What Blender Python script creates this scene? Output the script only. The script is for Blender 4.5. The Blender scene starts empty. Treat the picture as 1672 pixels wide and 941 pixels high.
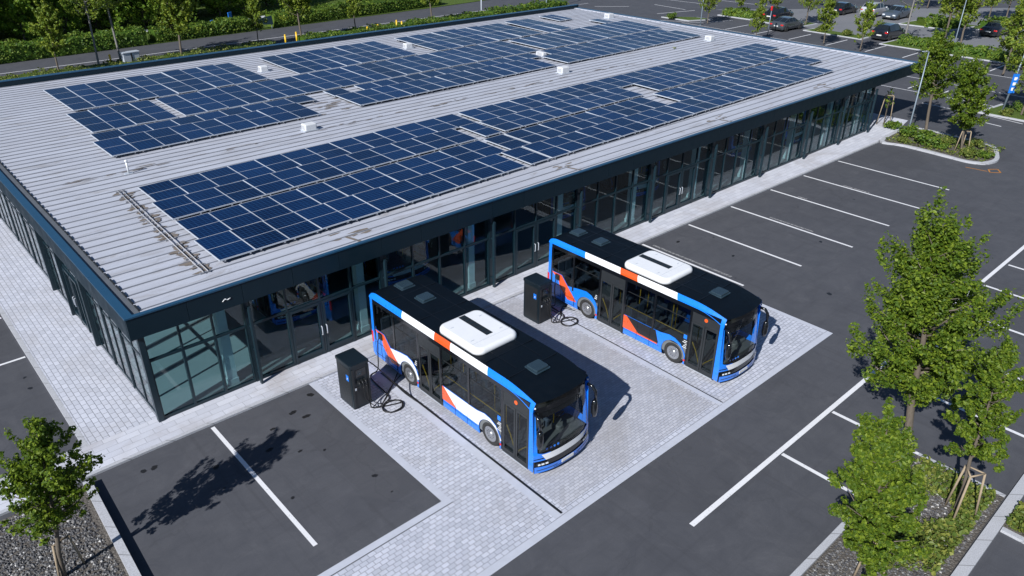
import bpy, bmesh, math, random
import numpy as np
from mathutils import Vector, Matrix
from math import radians as R, sin, cos, pi, sqrt, atan2, floor

scene = bpy.context.scene
COL = scene.collection
random.seed(11)

# ------------------------------------------------------------------ helpers
def tag(o, label=None, cat=None, group=None, kind=None):
    if label: o['label'] = label
    if cat: o['category'] = cat
    if group: o['group'] = group
    if kind: o['kind'] = kind
    return o

def empty(name, loc=(0, 0, 0), rz=0.0, label=None, cat=None, group=None):
    o = bpy.data.objects.new(name, None)
    o.location = loc
    o.rotation_euler = (0, 0, rz)
    o.empty_display_size = 0.3
    COL.objects.link(o)
    return tag(o, label, cat, group)

def link_mesh(name, me, mats=(), parent=None, loc=(0, 0, 0), rz=0.0):
    o = bpy.data.objects.new(name, me)
    for m in mats:
        me.materials.append(m)
    COL.objects.link(o)
    o.location = loc
    o.rotation_euler = (0, 0, rz)
    if parent is not None:
        o.parent = parent
    return o

def kids(o):
    return [c for c in ALLKIDS.get(o.name, [])]

def copy_tree(o, parent=None, loc=None, rz=None):
    c = o.copy()
    COL.objects.link(c)
    if parent is not None:
        c.parent = parent
    if loc is not None:
        c.location = loc
    if rz is not None:
        c.rotation_euler = (0, 0, rz)
    for ch in list(o.children):
        copy_tree(ch, c)
    return c

class MB:
    """collects simple shapes, builds ONE mesh object"""
    def __init__(s):
        s.v = []; s.f = []; s.m = []; s.smooth = []
    def add(s, vs, fs, mi=0, sm=False):
        b = len(s.v)
        s.v += [tuple(v) for v in vs]
        for f in fs:
            s.f.append(tuple(b + i for i in f)); s.m.append(mi); s.smooth.append(sm)
        return s
    def box(s, x0, x1, y0, y1, z0, z1, mi=0):
        vs = [(x0, y0, z0), (x1, y0, z0), (x1, y1, z0), (x0, y1, z0), (x0, y0, z1), (x1, y0, z1), (x1, y1, z1), (x0, y1, z1)]
        return s.add(vs, [(0, 3, 2, 1), (4, 5, 6, 7), (0, 1, 5, 4), (1, 2, 6, 5), (2, 3, 7, 6), (3, 0, 4, 7)], mi)
    def cbox(s, c, d, mi=0, ch=0.0):
        x, y, z = c; a, b, h = d[0] / 2, d[1] / 2, d[2] / 2
        if ch <= 0:
            return s.box(x - a, x + a, y - b, y + b, z - h, z + h, mi)
        return s.rbox(x - a, x + a, y - b, y + b, z - h, z + h, ch, mi)
    def rbox(s, x0, x1, y0, y1, z0, z1, r, mi=0, n=3, rt=None, sm=False):
        """box with rounded vertical corners and a chamfered top"""
        rt = r * 0.4 if rt is None else rt
        def ring(inset, z):
            out = []
            rr = max(r - inset, 0.002)
            for cx, cy, a0 in ((x1 - r, y1 - r, 0), (x0 + r, y1 - r, pi / 2), (x0 + r, y0 + r, pi), (x1 - r, y0 + r, 1.5 * pi)):
                for k in range(n + 1):
                    a = a0 + k * (pi / 2) / n
                    out.append((cx + rr * cos(a), cy + rr * sin(a), z))
            return out
        rings = [ring(0, z0), ring(0, z1 - rt)] + [ring(rt * (1 - cos(q)), z1 - rt * (1 - sin(q))) for q in ([pi / 4] if not sm else [pi / 8, pi / 4, 3 * pi / 8])] + [ring(rt, z1)]
        N = len(rings[0]); vs = [p for q in rings for p in q]; fs = []
        for j in range(len(rings) - 1):
            for i in range(N):
                k = (i + 1) % N
                fs.append((j * N + i, j * N + k, (j + 1) * N + k, (j + 1) * N + i))
        k0 = len(s.f); nf = len(fs)
        fs.append(tuple(range((len(rings) - 1) * N, len(rings) * N)))
        fs.append(tuple(reversed(range(N))))
        s.add(vs, fs, mi)
        if sm:
            for q in range(k0, k0 + nf): s.smooth[q] = True
        return s
    def prism(s, pts, axis, a0, a1, mi=0):
        """2D polygon extruded along an axis. axis 'x': pts are (y,z); 'y': (x,z); 'z': (x,y)"""
        def P(p, a):
            return (a, p[0], p[1]) if axis == 'x' else ((p[0], a, p[1]) if axis == 'y' else (p[0], p[1], a))
        n = len(pts)
        area = sum(pts[i][0] * pts[(i + 1) % n][1] - pts[(i + 1) % n][0] * pts[i][1] for i in range(n))
        if area < 0: pts = list(reversed(pts))
        vs = [P(p, a0) for p in pts] + [P(p, a1) for p in pts]
        fs = [tuple(range(n)), tuple(reversed(range(n, 2 * n)))]
        for i in range(n):
            k = (i + 1) % n
            fs.append((k, i, n + i, n + k))
        return s.add(vs, fs, mi)
    def tube(s, path, r, n=6, mi=0, caps=True):
        path = [Vector(p) for p in path]
        rs = r if isinstance(r, (list, tuple)) else [r] * len(path)
        vs = []; fs = []
        ref = Vector((0.31, 0.12, 1)).normalized()
        for i, p in enumerate(path):
            t = (path[min(i + 1, len(path) - 1)] - path[max(i - 1, 0)])
            t = t.normalized() if t.length > 1e-9 else Vector((0, 0, 1))
            a = t.cross(ref)
            if a.length < 0.05: a = t.cross(Vector((1, 0, 0)))
            a.normalize(); b = t.cross(a)
            for k in range(n):
                an = 2 * pi * k / n
                vs.append(p + (a * cos(an) + b * sin(an)) * rs[i])
        for i in range(len(path) - 1):
            for k in range(n):
                q = (k + 1) % n
                fs.append((i * n + k, i * n + q, (i + 1) * n + q, (i + 1) * n + k))
        if caps:
            fs.append(tuple(reversed(range(n)))); fs.append(tuple(range((len(path) - 1) * n, len(path) * n)))
        return s.add(vs, fs, mi, True)
    def lathe(s, c, axis, prof, n=20, mi=0):
        """prof: list of (offset along axis, radius)"""
        vs = []; fs = []
        for a, r in prof:
            for k in range(n):
                an = 2 * pi * k / n
                u, w = r * cos(an), r * sin(an)
                vs.append((c[0] + a, c[1] + u, c[2] + w) if axis == 'x' else ((c[0] + u, c[1] + a, c[2] + w) if axis == 'y' else (c[0] + u, c[1] + w, c[2] + a)))
        for j in range(len(prof) - 1):
            for k in range(n):
                q = (k + 1) % n
                fs.append((j * n + k, j * n + q, (j + 1) * n + q, (j + 1) * n + k))
        s.add(vs, fs, mi, True)
        b = len(s.v) - len(vs)
        for j in (0, len(prof) - 1):
            if prof[j][1] > 1e-4:
                s.f.append(tuple(b + j * n + k for k in range(n))); s.m.append(mi); s.smooth.append(False)
        return s
    def grid(s, P, nu, nv, mi=0, sm=True, flip=False):
        vs = [P(i / nu, j / nv) for j in range(nv + 1) for i in range(nu + 1)]
        fs = []
        for j in range(nv):
            for i in range(nu):
                a = j * (nu + 1) + i
                q = (a, a + 1, a + nu + 2, a + nu + 1)
                fs.append(tuple(reversed(q)) if flip else q)
        return s.add(vs, fs, mi, sm)
    def mesh(s, name, fix=True):
        me = bpy.data.meshes.new(name)
        me.from_pydata(s.v, [], s.f)
        me.polygons.foreach_set('material_index', s.m)
        me.polygons.foreach_set('use_smooth', s.smooth)
        if fix:
            bm = bmesh.new(); bm.from_mesh(me)
            bmesh.ops.recalc_face_normals(bm, faces=bm.faces)
            bm.to_mesh(me); bm.free()
        me.update()
        return me
    def build(s, name, mats, parent=None, loc=(0, 0, 0), rz=0.0, fix=True):
        if not isinstance(mats, (list, tuple)): mats = [mats]
        return link_mesh(name, s.mesh(name, fix), mats, parent, loc, rz)

# ------------------------------------------------------------------ materials
class NT:
    def __init__(s, name):
        s.m = bpy.data.materials.new(name); s.m.use_nodes = True
        s.t = s.m.node_tree; s.t.nodes.clear()
        s.out = s.t.nodes.new('ShaderNodeOutputMaterial')
    def n(s, typ, **kw):
        nd = s.t.nodes.new(typ)
        for k, v in kw.items():
            if k.startswith('i_'):
                nd.inputs[k[2:].replace('_', ' ')].default_value = v
            else:
                setattr(nd, k, v)
        return nd
    def l(s, a, b):
        s.t.links.new(a, b)
    def coord(s, kind='Object', scale=(1, 1, 1), rot=(0, 0, 0)):
        tc = s.n('ShaderNodeTexCoord'); mp = s.n('ShaderNodeMapping')
        mp.inputs['Scale'].default_value = scale; mp.inputs['Rotation'].default_value = rot
        s.l(tc.outputs[kind], mp.inputs['Vector'])
        return mp.outputs['Vector']
    def noise(s, vec, scale, detail=4, rough=0.6, dist=0.0):
        nd = s.n('ShaderNodeTexNoise')
        nd.inputs['Scale'].default_value = scale; nd.inputs['Detail'].default_value = detail
        nd.inputs['Roughness'].default_value = rough; nd.inputs['Distortion'].default_value = dist
        s.l(vec, nd.inputs['Vector'])
        return nd.outputs['Fac']
    def ramp(s, fac, stops):
        nd = s.n('ShaderNodeValToRGB'); e = nd.color_ramp.elements
        while len(e) > 1: e.remove(e[-1])
        for i, (p, c) in enumerate(stops):
            el = e[0] if i == 0 else e.new(p)
            el.position = p
            el.color = (c, c, c, 1) if isinstance(c, (int, float)) else (*c, 1)
        s.l(fac, nd.inputs['Fac'])
        return nd.outputs['Color']
    def mix(s, fac, a, b, mode='MIX'):
        nd = s.n('ShaderNodeMix', data_type='RGBA', blend_type=mode)
        for sock, v in ((nd.inputs[0], fac), (nd.inputs[6], a), (nd.inputs[7], b)):
            if isinstance(v, (int, float)): sock.default_value = v
            elif isinstance(v, tuple): sock.default_value = (*v, 1)
            else: s.l(v, sock)
        return nd.outputs[2]
    def bump(s, h, strength=0.3, dist=0.02):
        nd = s.n('ShaderNodeBump'); nd.inputs['Strength'].default_value = strength; nd.inputs['Distance'].default_value = dist
        s.l(h, nd.inputs['Height'])
        return nd.outputs['Normal']
    def pbr(s, color, rough=0.6, metal=0.0, normal=None, spec=0.5, coat=0.0):
        b = s.n('ShaderNodeBsdfPrincipled')
        if isinstance(color, tuple): b.inputs['Base Color'].default_value = (*color, 1)
        else: s.l(color, b.inputs['Base Color'])
        if isinstance(rough, (int, float)): b.inputs['Roughness'].default_value = rough
        else: s.l(rough, b.inputs['Roughness'])
        b.inputs['Metallic'].default_value = metal
        b.inputs['Specular IOR Level'].default_value = spec
        b.inputs['Coat Weight'].default_value = coat
        if coat: b.inputs['Coat Roughness'].default_value = 0.06
        if normal is not None: s.l(normal, b.inputs['Normal'])
        s.l(b.outputs[0], s.out.inputs[0])
        return s.m

def plain(name, c, rough=0.5, metal=0.0, var=0.12, scale=6.0, coat=0.0, spec=0.5, bump=0.0, dirt=0.0):
    """paint, plastic or metal with slight wear in colour and gloss"""
    t = NT(name); v = t.coord()
    f = t.noise(v, scale, 5, 0.65)
    lo = tuple(max(0, x * (1 - var)) for x in c); hi = tuple(min(1, x * (1 + var)) for x in c)
    colr = t.mix(f, lo, hi)
    if dirt:                                    # road film thrown up on the lower body
        sp = t.n('ShaderNodeSeparateXYZ'); t.l(v, sp.inputs[0])
        hz = t.ramp(sp.outputs[2], [(0.25, 1.0), (0.95, 0.12)])
        dn = t.ramp(t.noise(t.coord(scale=(1, 1.2, 3)), 4.0, 7, 0.75, 0.6), [(0.38, 0.0), (0.72, dirt)])
        colr = t.mix(t.mix(1.0, hz, dn, 'MULTIPLY'), colr, (0.17, 0.16, 0.15))
    f2 = t.noise(v, scale * 3.1, 3, 0.6)
    rg = t.ramp(f2, [(0.3, max(0.02, rough * 0.8)), (0.7, min(1, rough * 1.2))])
    nm = t.bump(t.noise(v, scale * 8, 3), bump, 0.01) if bump else None
    return t.pbr(colr, rg, metal, nm, spec, coat)

M = {}
def asphalt():
    t = NT('asphalt'); v = t.coord()
    big = t.noise(v, 0.10, 5, 0.6, 0.5)
    mid = t.noise(v, 0.9, 6, 0.7, 0.8)
    fine = t.noise(v, 38, 3, 0.7)
    streak = t.noise(t.coord(scale=(0.25, 3.0, 1)), 1.0, 5, 0.7)
    c = t.mix(big, (0.050, 0.053, 0.063), (0.082, 0.085, 0.098))
    c = t.mix(t.ramp(mid, [(0.35, 0.0), (0.75, 0.55)]), c, (0.110, 0.112, 0.124))
    c = t.mix(t.ramp(streak, [(0.52, 0.0), (0.72, 0.35)]), c, (0.044, 0.045, 0.052))
    tyre = t.noise(t.coord(scale=(3.2, 0.10, 1)), 1.0, 5, 0.7)
    c = t.mix(t.ramp(tyre, [(0.54, 0.0), (0.72, 0.35)]), c, (0.040, 0.040, 0.045))
    patch = t.n('ShaderNodeTexVoronoi'); patch.inputs['Scale'].default_value = 0.16; patch.distance = 'CHEBYCHEV'; t.l(v, patch.inputs['Vector'])
    pc = t.n('ShaderNodeSeparateColor'); t.l(patch.outputs['Color'], pc.inputs[0])
    c = t.mix(t.ramp(pc.outputs[0], [(0.80, 0.0), (0.84, 0.28)]), c, (0.055, 0.056, 0.063))
    dust = t.noise(v, 0.33, 8, 0.75, 1.2)
    c = t.mix(t.ramp(dust, [(0.56, 0.0), (0.78, 0.45)]), c, (0.14, 0.14, 0.15))
    c = t.mix(t.ramp(fine, [(0.35, 0.45), (0.6, 0.0)]), c, (0.042, 0.043, 0.05))
    sp = t.n('ShaderNodeTexVoronoi'); sp.inputs['Scale'].default_value = 55; t.l(v, sp.inputs['Vector'])
    c = t.mix(t.ramp(sp.outputs['Distance'], [(0.06, 0.35), (0.14, 0.0)]), c, (0.16, 0.155, 0.15))
    # hairline cracks
    cr = t.n('ShaderNodeTexVoronoi', feature='DISTANCE_TO_EDGE'); cr.inputs['Scale'].default_value = 0.11
    dv = t.n('ShaderNodeMix', data_type='VECTOR'); dv.inputs[0].default_value = 0.06
    nz = t.n('ShaderNodeTexNoise'); nz.inputs['Scale'].default_value = 0.8; nz.inputs['Detail'].default_value = 6; t.l(v, nz.inputs['Vector'])
    va = t.n('ShaderNodeVectorMath', operation='MULTIPLY_ADD'); t.l(nz.outputs['Color'], va.inputs[0]); va.inputs[1].default_value = (2.2, 2.2, 0); t.l(v, va.inputs[2])
    t.l(va.outputs[0], cr.inputs['Vector'])
    c = t.mix(t.ramp(cr.outputs['Distance'], [(0.0, 0.16), (0.0018, 0.0)]), c, (0.02, 0.02, 0.022))
    return t.pbr(c, t.ramp(fine, [(0.2, 0.72), (0.8, 0.92)]), 0, t.bump(fine, 0.35, 0.012), 0.3)
M['asphalt'] = asphalt()

def pavers(name, ca, cb, cj, bw, bh, mortar, rot=0.0, offset=0.5, stain=(0.30, 0.27, 0.24), stain_amt=0.4):
    t = NT(name); v = t.coord(rot=(0, 0, rot))
    nz = t.n('ShaderNodeTexNoise'); nz.inputs['Scale'].default_value = 3.0; t.l(v, nz.inputs['Vector'])
    va = t.n('ShaderNodeVectorMath', operation='MULTIPLY_ADD'); t.l(nz.outputs['Color'], va.inputs[0]); va.inputs[1].default_value = (0.02, 0.02, 0); t.l(v, va.inputs[2])
    b = t.n('ShaderNodeTexBrick'); b.offset = offset
    b.inputs['Scale'].default_value = 1.0; b.inputs['Brick Width'].default_value = bw; b.inputs['Row Height'].default_value = bh
    b.inputs['Mortar Size'].default_value = mortar; b.inputs['Mortar Smooth'].default_value = 0.3; b.inputs['Bias'].default_value = 0.0
    b.inputs['Color1'].default_value = (*ca, 1); b.inputs['Color2'].default_value = (*cb, 1); b.inputs['Mortar'].default_value = (*cj, 1)
    t.l(va.outputs[0], b.inputs['Vector'])
    w = t.coord()
    big = t.noise(w, 0.35, 6, 0.65, 0.6); fine = t.noise(w, 26, 4, 0.7)
    c = t.mix(t.ramp(big, [(0.48, 0.0), (0.75, stain_amt)]), b.outputs['Color'], stain)
    c = t.mix(t.ramp(fine, [(0.3, 0.3), (0.65, 0.0)]), c, tuple(x * 0.55 for x in ca))
    inv = t.n('ShaderNodeMath', operation='SUBTRACT'); inv.inputs[0].default_value = 1.0; t.l(b.outputs['Fac'], inv.inputs[1])
    return t.pbr(c, 0.8, 0, t.bump(inv.outputs[0], 0.5, 0.012), 0.35)
M['pad'] = pavers('pad_pavers', (0.57, 0.59, 0.67), (0.43, 0.45, 0.52), (0.21, 0.22, 0.25), 0.24, 0.155, 0.010)
M['bay_pad'] = pavers('bay_pavers', (0.49, 0.50, 0.555), (0.38, 0.39, 0.44), (0.22, 0.225, 0.25), 0.22, 0.11, 0.006, stain=(0.27, 0.25, 0.235), stain_amt=0.55)
M['plaza'] = pavers('plaza_pavers', (0.59, 0.61, 0.69), (0.49, 0.51, 0.58), (0.19, 0.20, 0.23), 0.34, 0.20, 0.011, rot=pi / 2)
M['walk'] = pavers('walk_slabs', (0.60, 0.615, 0.68), (0.51, 0.525, 0.59), (0.32, 0.33, 0.36), 0.75, 0.30, 0.008, stain=(0.28, 0.24, 0.21), stain_amt=0.6)
M['edging'] = plain('edging_stone', (0.45, 0.47, 0.535), 0.8, var=0.15, scale=2.5, bump=0.2)

def kerbmat():
    t = NT('kerb_concrete'); v = t.coord()
    f = t.noise(v, 1.3, 6, 0.7); g = t.noise(v, 30, 3)
    c = t.mix(f, (0.38, 0.39, 0.42), (0.50, 0.51, 0.55))
    c = t.mix(t.ramp(g, [(0.35, 0.4), (0.6, 0.0)]), c, (0.2, 0.2, 0.2))
    w = t.n('ShaderNodeTexWave', wave_type='BANDS', bands_direction='DIAGONAL'); w.inputs['Scale'].default_value = 0.45; w.inputs['Distortion'].default_value = 0
    t.l(v, w.inputs['Vector'])
    c = t.mix(t.ramp(w.outputs['Fac'], [(0.0, 0.65), (0.004, 0.0)]), c, (0.1, 0.1, 0.1))
    return t.pbr(c, 0.85, 0, t.bump(g, 0.3, 0.01), 0.3)
M['kerb'] = kerbmat()

def farlot():
    t = NT('pale_asphalt'); v = t.coord()
    f = t.noise(v, 0.25, 6, 0.65, 0.5); g = t.noise(v, 22, 3)
    c = t.mix(f, (0.13, 0.135, 0.15), (0.20, 0.205, 0.22))
    return t.pbr(t.mix(t.ramp(g, [(0.35, 0.3), (0.6, 0.0)]), c, (0.08, 0.08, 0.085)), 0.9)
M['farlot'] = farlot()
def marking():
    t = NT('road_paint'); v = t.coord()
    f = t.noise(v, 14, 5, 0.75); g = t.noise(v, 0.8, 4)
    c = t.mix(g, (0.62, 0.62, 0.64), (0.76, 0.76, 0.78))
    c = t.mix(t.ramp(f, [(0.30, 0.75), (0.42, 0.0)]), c, (0.13, 0.13, 0.135))
    return t.pbr(c, 0.7)
M['paint'] = marking()
def old_marking():
    t = NT('worn_paint'); v = t.coord()
    f = t.noise(v, 9, 6, 0.75)
    c = t.mix(t.ramp(f, [(0.42, 0.95), (0.58, 0.1)]), (0.34, 0.34, 0.35), (0.06, 0.06, 0.063))
    return t.pbr(c, 0.8)
M['worn'] = old_marking()
M['orange_paint'] = plain('orange_paint', (0.42, 0.17, 0.03), 0.8, var=0.4, scale=12)
M['oil'] = plain('oil_stain', (0.016, 0.016, 0.017), 0.45, var=0.4, scale=8)

def roofmat():
    t = NT('roof_sheet'); v = t.coord()
    st = t.noise(t.coord(scale=(0.12, 2.4, 1)), 1.6, 6, 0.7, 0.4)
    big = t.noise(v, 0.22, 6, 0.65, 0.5)
    c = t.mix(st, (0.38, 0.40, 0.46), (0.52, 0.54, 0.61))
    c = t.mix(t.ramp(big, [(0.5, 0.0), (0.8, 0.5)]), c, (0.34, 0.345, 0.38))
    rust = t.noise(t.coord(scale=(0.35, 1.3, 1)), 1.1, 7, 0.72, 1.0)
    c = t.mix(t.ramp(rust, [(0.53, 0.0), (0.70, 0.75)]), c, (0.25, 0.235, 0.225))
    blk = t.noise(t.coord(scale=(0.16, 1.62, 1)), 1.0, 3, 0.5)
    c = t.mix(t.ramp(blk, [(0.4, 0.32), (0.6, 0.0)]), c, (0.33, 0.34, 0.385))
    fine = t.noise(v, 24, 4, 0.7)
    c = t.mix(t.ramp(fine, [(0.3, 0.25), (0.55, 0.0)]), c, (0.3, 0.29, 0.28))
    return t.pbr(c, t.ramp(st, [(0.2, 0.45), (0.8, 0.65)]), 0.0, t.bump(st, 0.08, 0.02), 0.4)
M['roof'] = roofmat()
M['seam'] = plain('roof_seam', (0.23, 0.24, 0.27), 0.6, var=0.5, scale=0.6)
M['gutter'] = plain('gutter_slate', (0.10, 0.11, 0.125), 0.6, var=0.3, scale=2)
M['grime'] = plain('roof_grime', (0.16, 0.135, 0.115), 0.9, var=0.45, scale=3)
M['coping'] = plain('coping_sheet', (0.014, 0.060, 0.118), 0.34, var=0.15, scale=0.8)
M['fascia'] = plain('fascia_panel', (0.005, 0.016, 0.026), 0.45, var=0.22, scale=0.7, spec=0.25)
M['steel'] = plain('dark_steel', (0.008, 0.022, 0.032), 0.4, var=0.2, scale=1.5)
M['frame'] = plain('window_frame', (0.007, 0.021, 0.030), 0.35, var=0.2, scale=1.5)
M['column'] = plain('column_paint', (0.62, 0.68, 0.68), 0.6, var=0.06)
M['inwall'] = plain('inner_wall', (0.10, 0.11, 0.12), 0.8, var=0.2, scale=0.6)
def floorm():
    t = NT('hall_floor'); v = t.coord()
    f = t.noise(v, 0.5, 6, 0.7, 0.5)
    c = t.mix(f, (0.20, 0.22, 0.23), (0.32, 0.34, 0.35))
    return t.pbr(c, 0.5)
M['hallfloor'] = floorm()

def glass(name, tint, fres=1.5, rough=0.02, refl=1.0, wav=0.0):
    t = NT(name)
    tr = t.n('ShaderNodeBsdfTransparent'); tr.inputs[0].default_value = (*tint, 1)
    gl = t.n('ShaderNodeBsdfGlossy'); gl.inputs['Roughness'].default_value = rough; gl.inputs[0].default_value = (refl, refl, refl, 1)
    fr = t.n('ShaderNodeFresnel')                      # both faces of a pane reflect alike
    ge = t.n('ShaderNodeNewGeometry'); mi = t.n('ShaderNodeMix', data_type='FLOAT')
    t.l(ge.outputs['Backfacing'], mi.inputs[0]); mi.inputs[2].default_value = fres; mi.inputs[3].default_value = 1 / fres
    t.l(mi.outputs[0], fr.inputs['IOR'])
    if wav:
        v = t.coord(); nb = t.bump(t.noise(v, 0.9, 3), wav, 0.05)
        t.l(nb, gl.inputs['Normal'])
    mx = t.n('ShaderNodeMixShader')
    t.l(fr.outputs[0], mx.inputs[0]); t.l(tr.outputs[0], mx.inputs[1]); t.l(gl.outputs[0], mx.inputs[2])
    t.l(mx.outputs[0], t.out.inputs[0])
    return t.m
M['glass'] = glass('facade_glass', (0.74, 0.86, 0.88), 1.45, 0.02, 0.9, 0.05)
M['busglass'] = glass('bus_glass', (0.56, 0.60, 0.62), 1.4, 0.02, 0.8)
M['windscreen'] = glass('windscreen_glass', (0.88, 0.92, 0.92), 1.4, 0.02, 0.8)
M['carglass'] = plain('car_glass', (0.012, 0.016, 0.02), 0.06, var=0.1, spec=0.6)

def solar():
    t = NT('solar_cells')
    uv = t.n('ShaderNodeTexCoord').outputs['UV']
    sep = t.n('ShaderNodeSeparateXYZ'); t.l(uv, sep.inputs[0])
    def lines(sock, per, w):
        m = t.n('ShaderNodeMath', operation='MULTIPLY'); t.l(sock, m.inputs[0]); m.inputs[1].default_value = per
        f = t.n('ShaderNodeMath', operation='FRACT'); t.l(m.outputs[0], f.inputs[0])
        p = t.n('ShaderNodeMath', operation='PINGPONG'); t.l(m.outputs[0], p.inputs[0]); p.inputs[1].default_value = 0.5
        return t.ramp(p.outputs[0], [(w, 1.0), (w * 1.8, 0.0)])
    lx = lines(sep.outputs[0], 1 / 0.19, 0.05); ly = lines(sep.outputs[1], 1 / 0.19, 0.045)
    v = t.coord()
    oi = t.n('ShaderNodeObjectInfo')
    wv = t.n('ShaderNodeVectorMath', operation='ADD'); t.l(v, wv.inputs[0]); t.l(oi.outputs['Location'], wv.inputs[1])
    cl = t.noise(wv.outputs[0], 0.35, 4, 0.6)
    st = t.noise(t.coord(scale=(9, 0.6, 1)), 1.5, 4, 0.7)
    c = t.mix(t.ramp(oi.outputs['Random'], [(0, 0.0), (1, 1.0)]), (0.0007, 0.0045, 0.022), (0.0028, 0.020, 0.080))
    c = t.mix(t.ramp(cl, [(0.4, 0.0), (0.75, 0.6)]), c, (0.003, 0.032, 0.120))
    c = t.mix(t.ramp(st, [(0.4, 0.5), (0.65, 0.0)]), c, (0.001, 0.007, 0.032))
    c = t.mix(t.ramp(lx, [(0, 0.0), (1, 0.5)]), c, (0.012, 0.055, 0.15))
    c = t.mix(t.ramp(ly, [(0, 0.0), (1, 0.5)]), c, (0.025, 0.075, 0.18))
    return t.pbr(c, t.ramp(cl, [(0.35, 0.12), (0.65, 0.3)]), 0, None, 0.12)
M['solar'] = solar()
M['alu'] = plain('aluminium_frame', (0.50, 0.54, 0.60), 0.45, 0.2, var=0.1, scale=3)
M['white'] = plain('white_paint', (0.76, 0.77, 0.79), 0.35, var=0.05, scale=2, coat=0.3, dirt=0.55)
M['bluep'] = plain('bus_blue', (0.004, 0.19, 0.80), 0.3, var=0.06, scale=2, coat=0.5, dirt=0.55)
M['orange'] = plain('bus_orange', (0.70, 0.085, 0.012), 0.3, var=0.06, scale=2, coat=0.5, dirt=0.5)
M['blackgloss'] = plain('bus_black', (0.006, 0.007, 0.009), 0.16, var=0.2, scale=2, coat=0.4)
M['busroof'] = plain('bus_roof_sheet', (0.0028, 0.0055, 0.0095), 0.5, var=0.3, scale=1.6, spec=0.12)
M['hatch'] = plain('roof_hatch', (0.022, 0.04, 0.055), 0.25, var=0.2, scale=4)
M['rubber'] = plain('rubber', (0.022, 0.022, 0.022), 0.85, var=0.5, scale=9)
M['rim'] = plain('rim_alloy', (0.40, 0.41, 0.43), 0.3, 0.75, var=0.15, scale=7)
M['dark'] = plain('dark_plastic', (0.014, 0.016, 0.018), 0.45, var=0.25, scale=5)
M['doorframe'] = plain('door_frame', (0.022, 0.025, 0.028), 0.4, var=0.2, scale=4)
M['yellow'] = plain('yellow_rail', (0.75, 0.47, 0.02), 0.4, var=0.1)
M['seat'] = plain('seat_fabric', (0.08, 0.11, 0.15), 0.8, var=0.3, scale=12)
M['cabin'] = plain('cabin_floor', (0.13, 0.14, 0.145), 0.8, var=0.25, scale=3)
M['dash'] = plain('dash_plastic', (0.05, 0.06, 0.062), 0.6, var=0.25, scale=3)
M['red'] = plain('red_lens', (0.55, 0.02, 0.02), 0.25, var=0.1)
M['amber'] = plain('amber_lens', (0.75, 0.11, 0.02), 0.3, var=0.1)
M['lens'] = plain('lamp_lens', (0.65, 0.68, 0.72), 0.12, var=0.1)
M['plate'] = plain('number_plate', (0.62, 0.62, 0.60), 0.5, var=0.1, scale=20)
M['charger'] = plain('charger_shell', (0.007, 0.013, 0.018), 0.36, var=0.2, scale=2.5)
M['cable'] = plain('cable_rubber', (0.010, 0.010, 0.011), 0.5, var=0.2)
M['sky_blue'] = plain('sign_blue', (0.01, 0.16, 0.62), 0.45, var=0.08)
M['post'] = plain('galvanised_post', (0.20, 0.25, 0.30), 0.45, 0.3, var=0.15, scale=4)
M['wood'] = plain('stake_wood', (0.30, 0.235, 0.16), 0.85, var=0.3, scale=9)
M['cloth'] = plain('flag_cloth', (0.50, 0.58, 0.72), 0.8, var=0.12)

def bark(name, c):
    t = NT(name); v = t.coord(scale=(6, 6, 1.2))
    f = t.noise(v, 3, 6, 0.7)
    col = t.mix(f, tuple(x * 0.45 for x in c), tuple(x * 1.3 for x in c))
    return t.pbr(col, 0.9, 0, t.bump(f, 0.6, 0.03), 0.2)
M['bark'] = bark('bark', (0.15, 0.125, 0.10))
M['palebark'] = bark('pale_bark', (0.23, 0.22, 0.21))

def leaf(name, dark, mid, light, trans=0.35):
    t = NT(name)
    ge = t.n('ShaderNodeNewGeometry'); v = t.coord()
    cl = t.noise(v, 0.9, 3, 0.6)
    c = t.mix(cl, dark, mid)
    c = t.mix(t.ramp(ge.outputs['Random Per Island'], [(0.38, 0.0), (1.0, 0.95)]), c, light)
    b = t.n('ShaderNodeBsdfPrincipled'); t.l(c, b.inputs['Base Color']); b.inputs['Roughness'].default_value = 0.5; b.inputs['Specular IOR Level'].default_value = 0.3
    tr = t.n('ShaderNodeBsdfTranslucent'); t.l(t.mix(0.4, c, light), tr.inputs[0])
    mx = t.n('ShaderNodeMixShader'); mx.inputs[0].default_value = trans
    t.l(b.outputs[0], mx.inputs[1]); t.l(tr.outputs[0], mx.inputs[2]); t.l(mx.outputs[0], t.out.inputs[0])
    return t.m
M['leaf'] = leaf('leaf_linden', (0.050, 0.105, 0.011), (0.110, 0.180, 0.018), (0.25, 0.33, 0.030), 0.45)
M['leaf_far'] = leaf('leaf_far', (0.095, 0.165, 0.022), (0.170, 0.25, 0.032), (0.33, 0.38, 0.045), 0.4)
M['leaf_wood'] = leaf('leaf_wood', (0.085, 0.170, 0.020), (0.150, 0.260, 0.030), (0.28, 0.38, 0.040))
M['leaf_hedge'] = leaf('leaf_hedge', (0.045, 0.100, 0.014), (0.085, 0.165, 0.020), (0.18, 0.24, 0.028), 0.25)
M['leaf_cover'] = leaf('leaf_cover', (0.060, 0.105, 0.018), (0.115, 0.165, 0.030), (0.25, 0.26, 0.055), 0.25)

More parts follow.
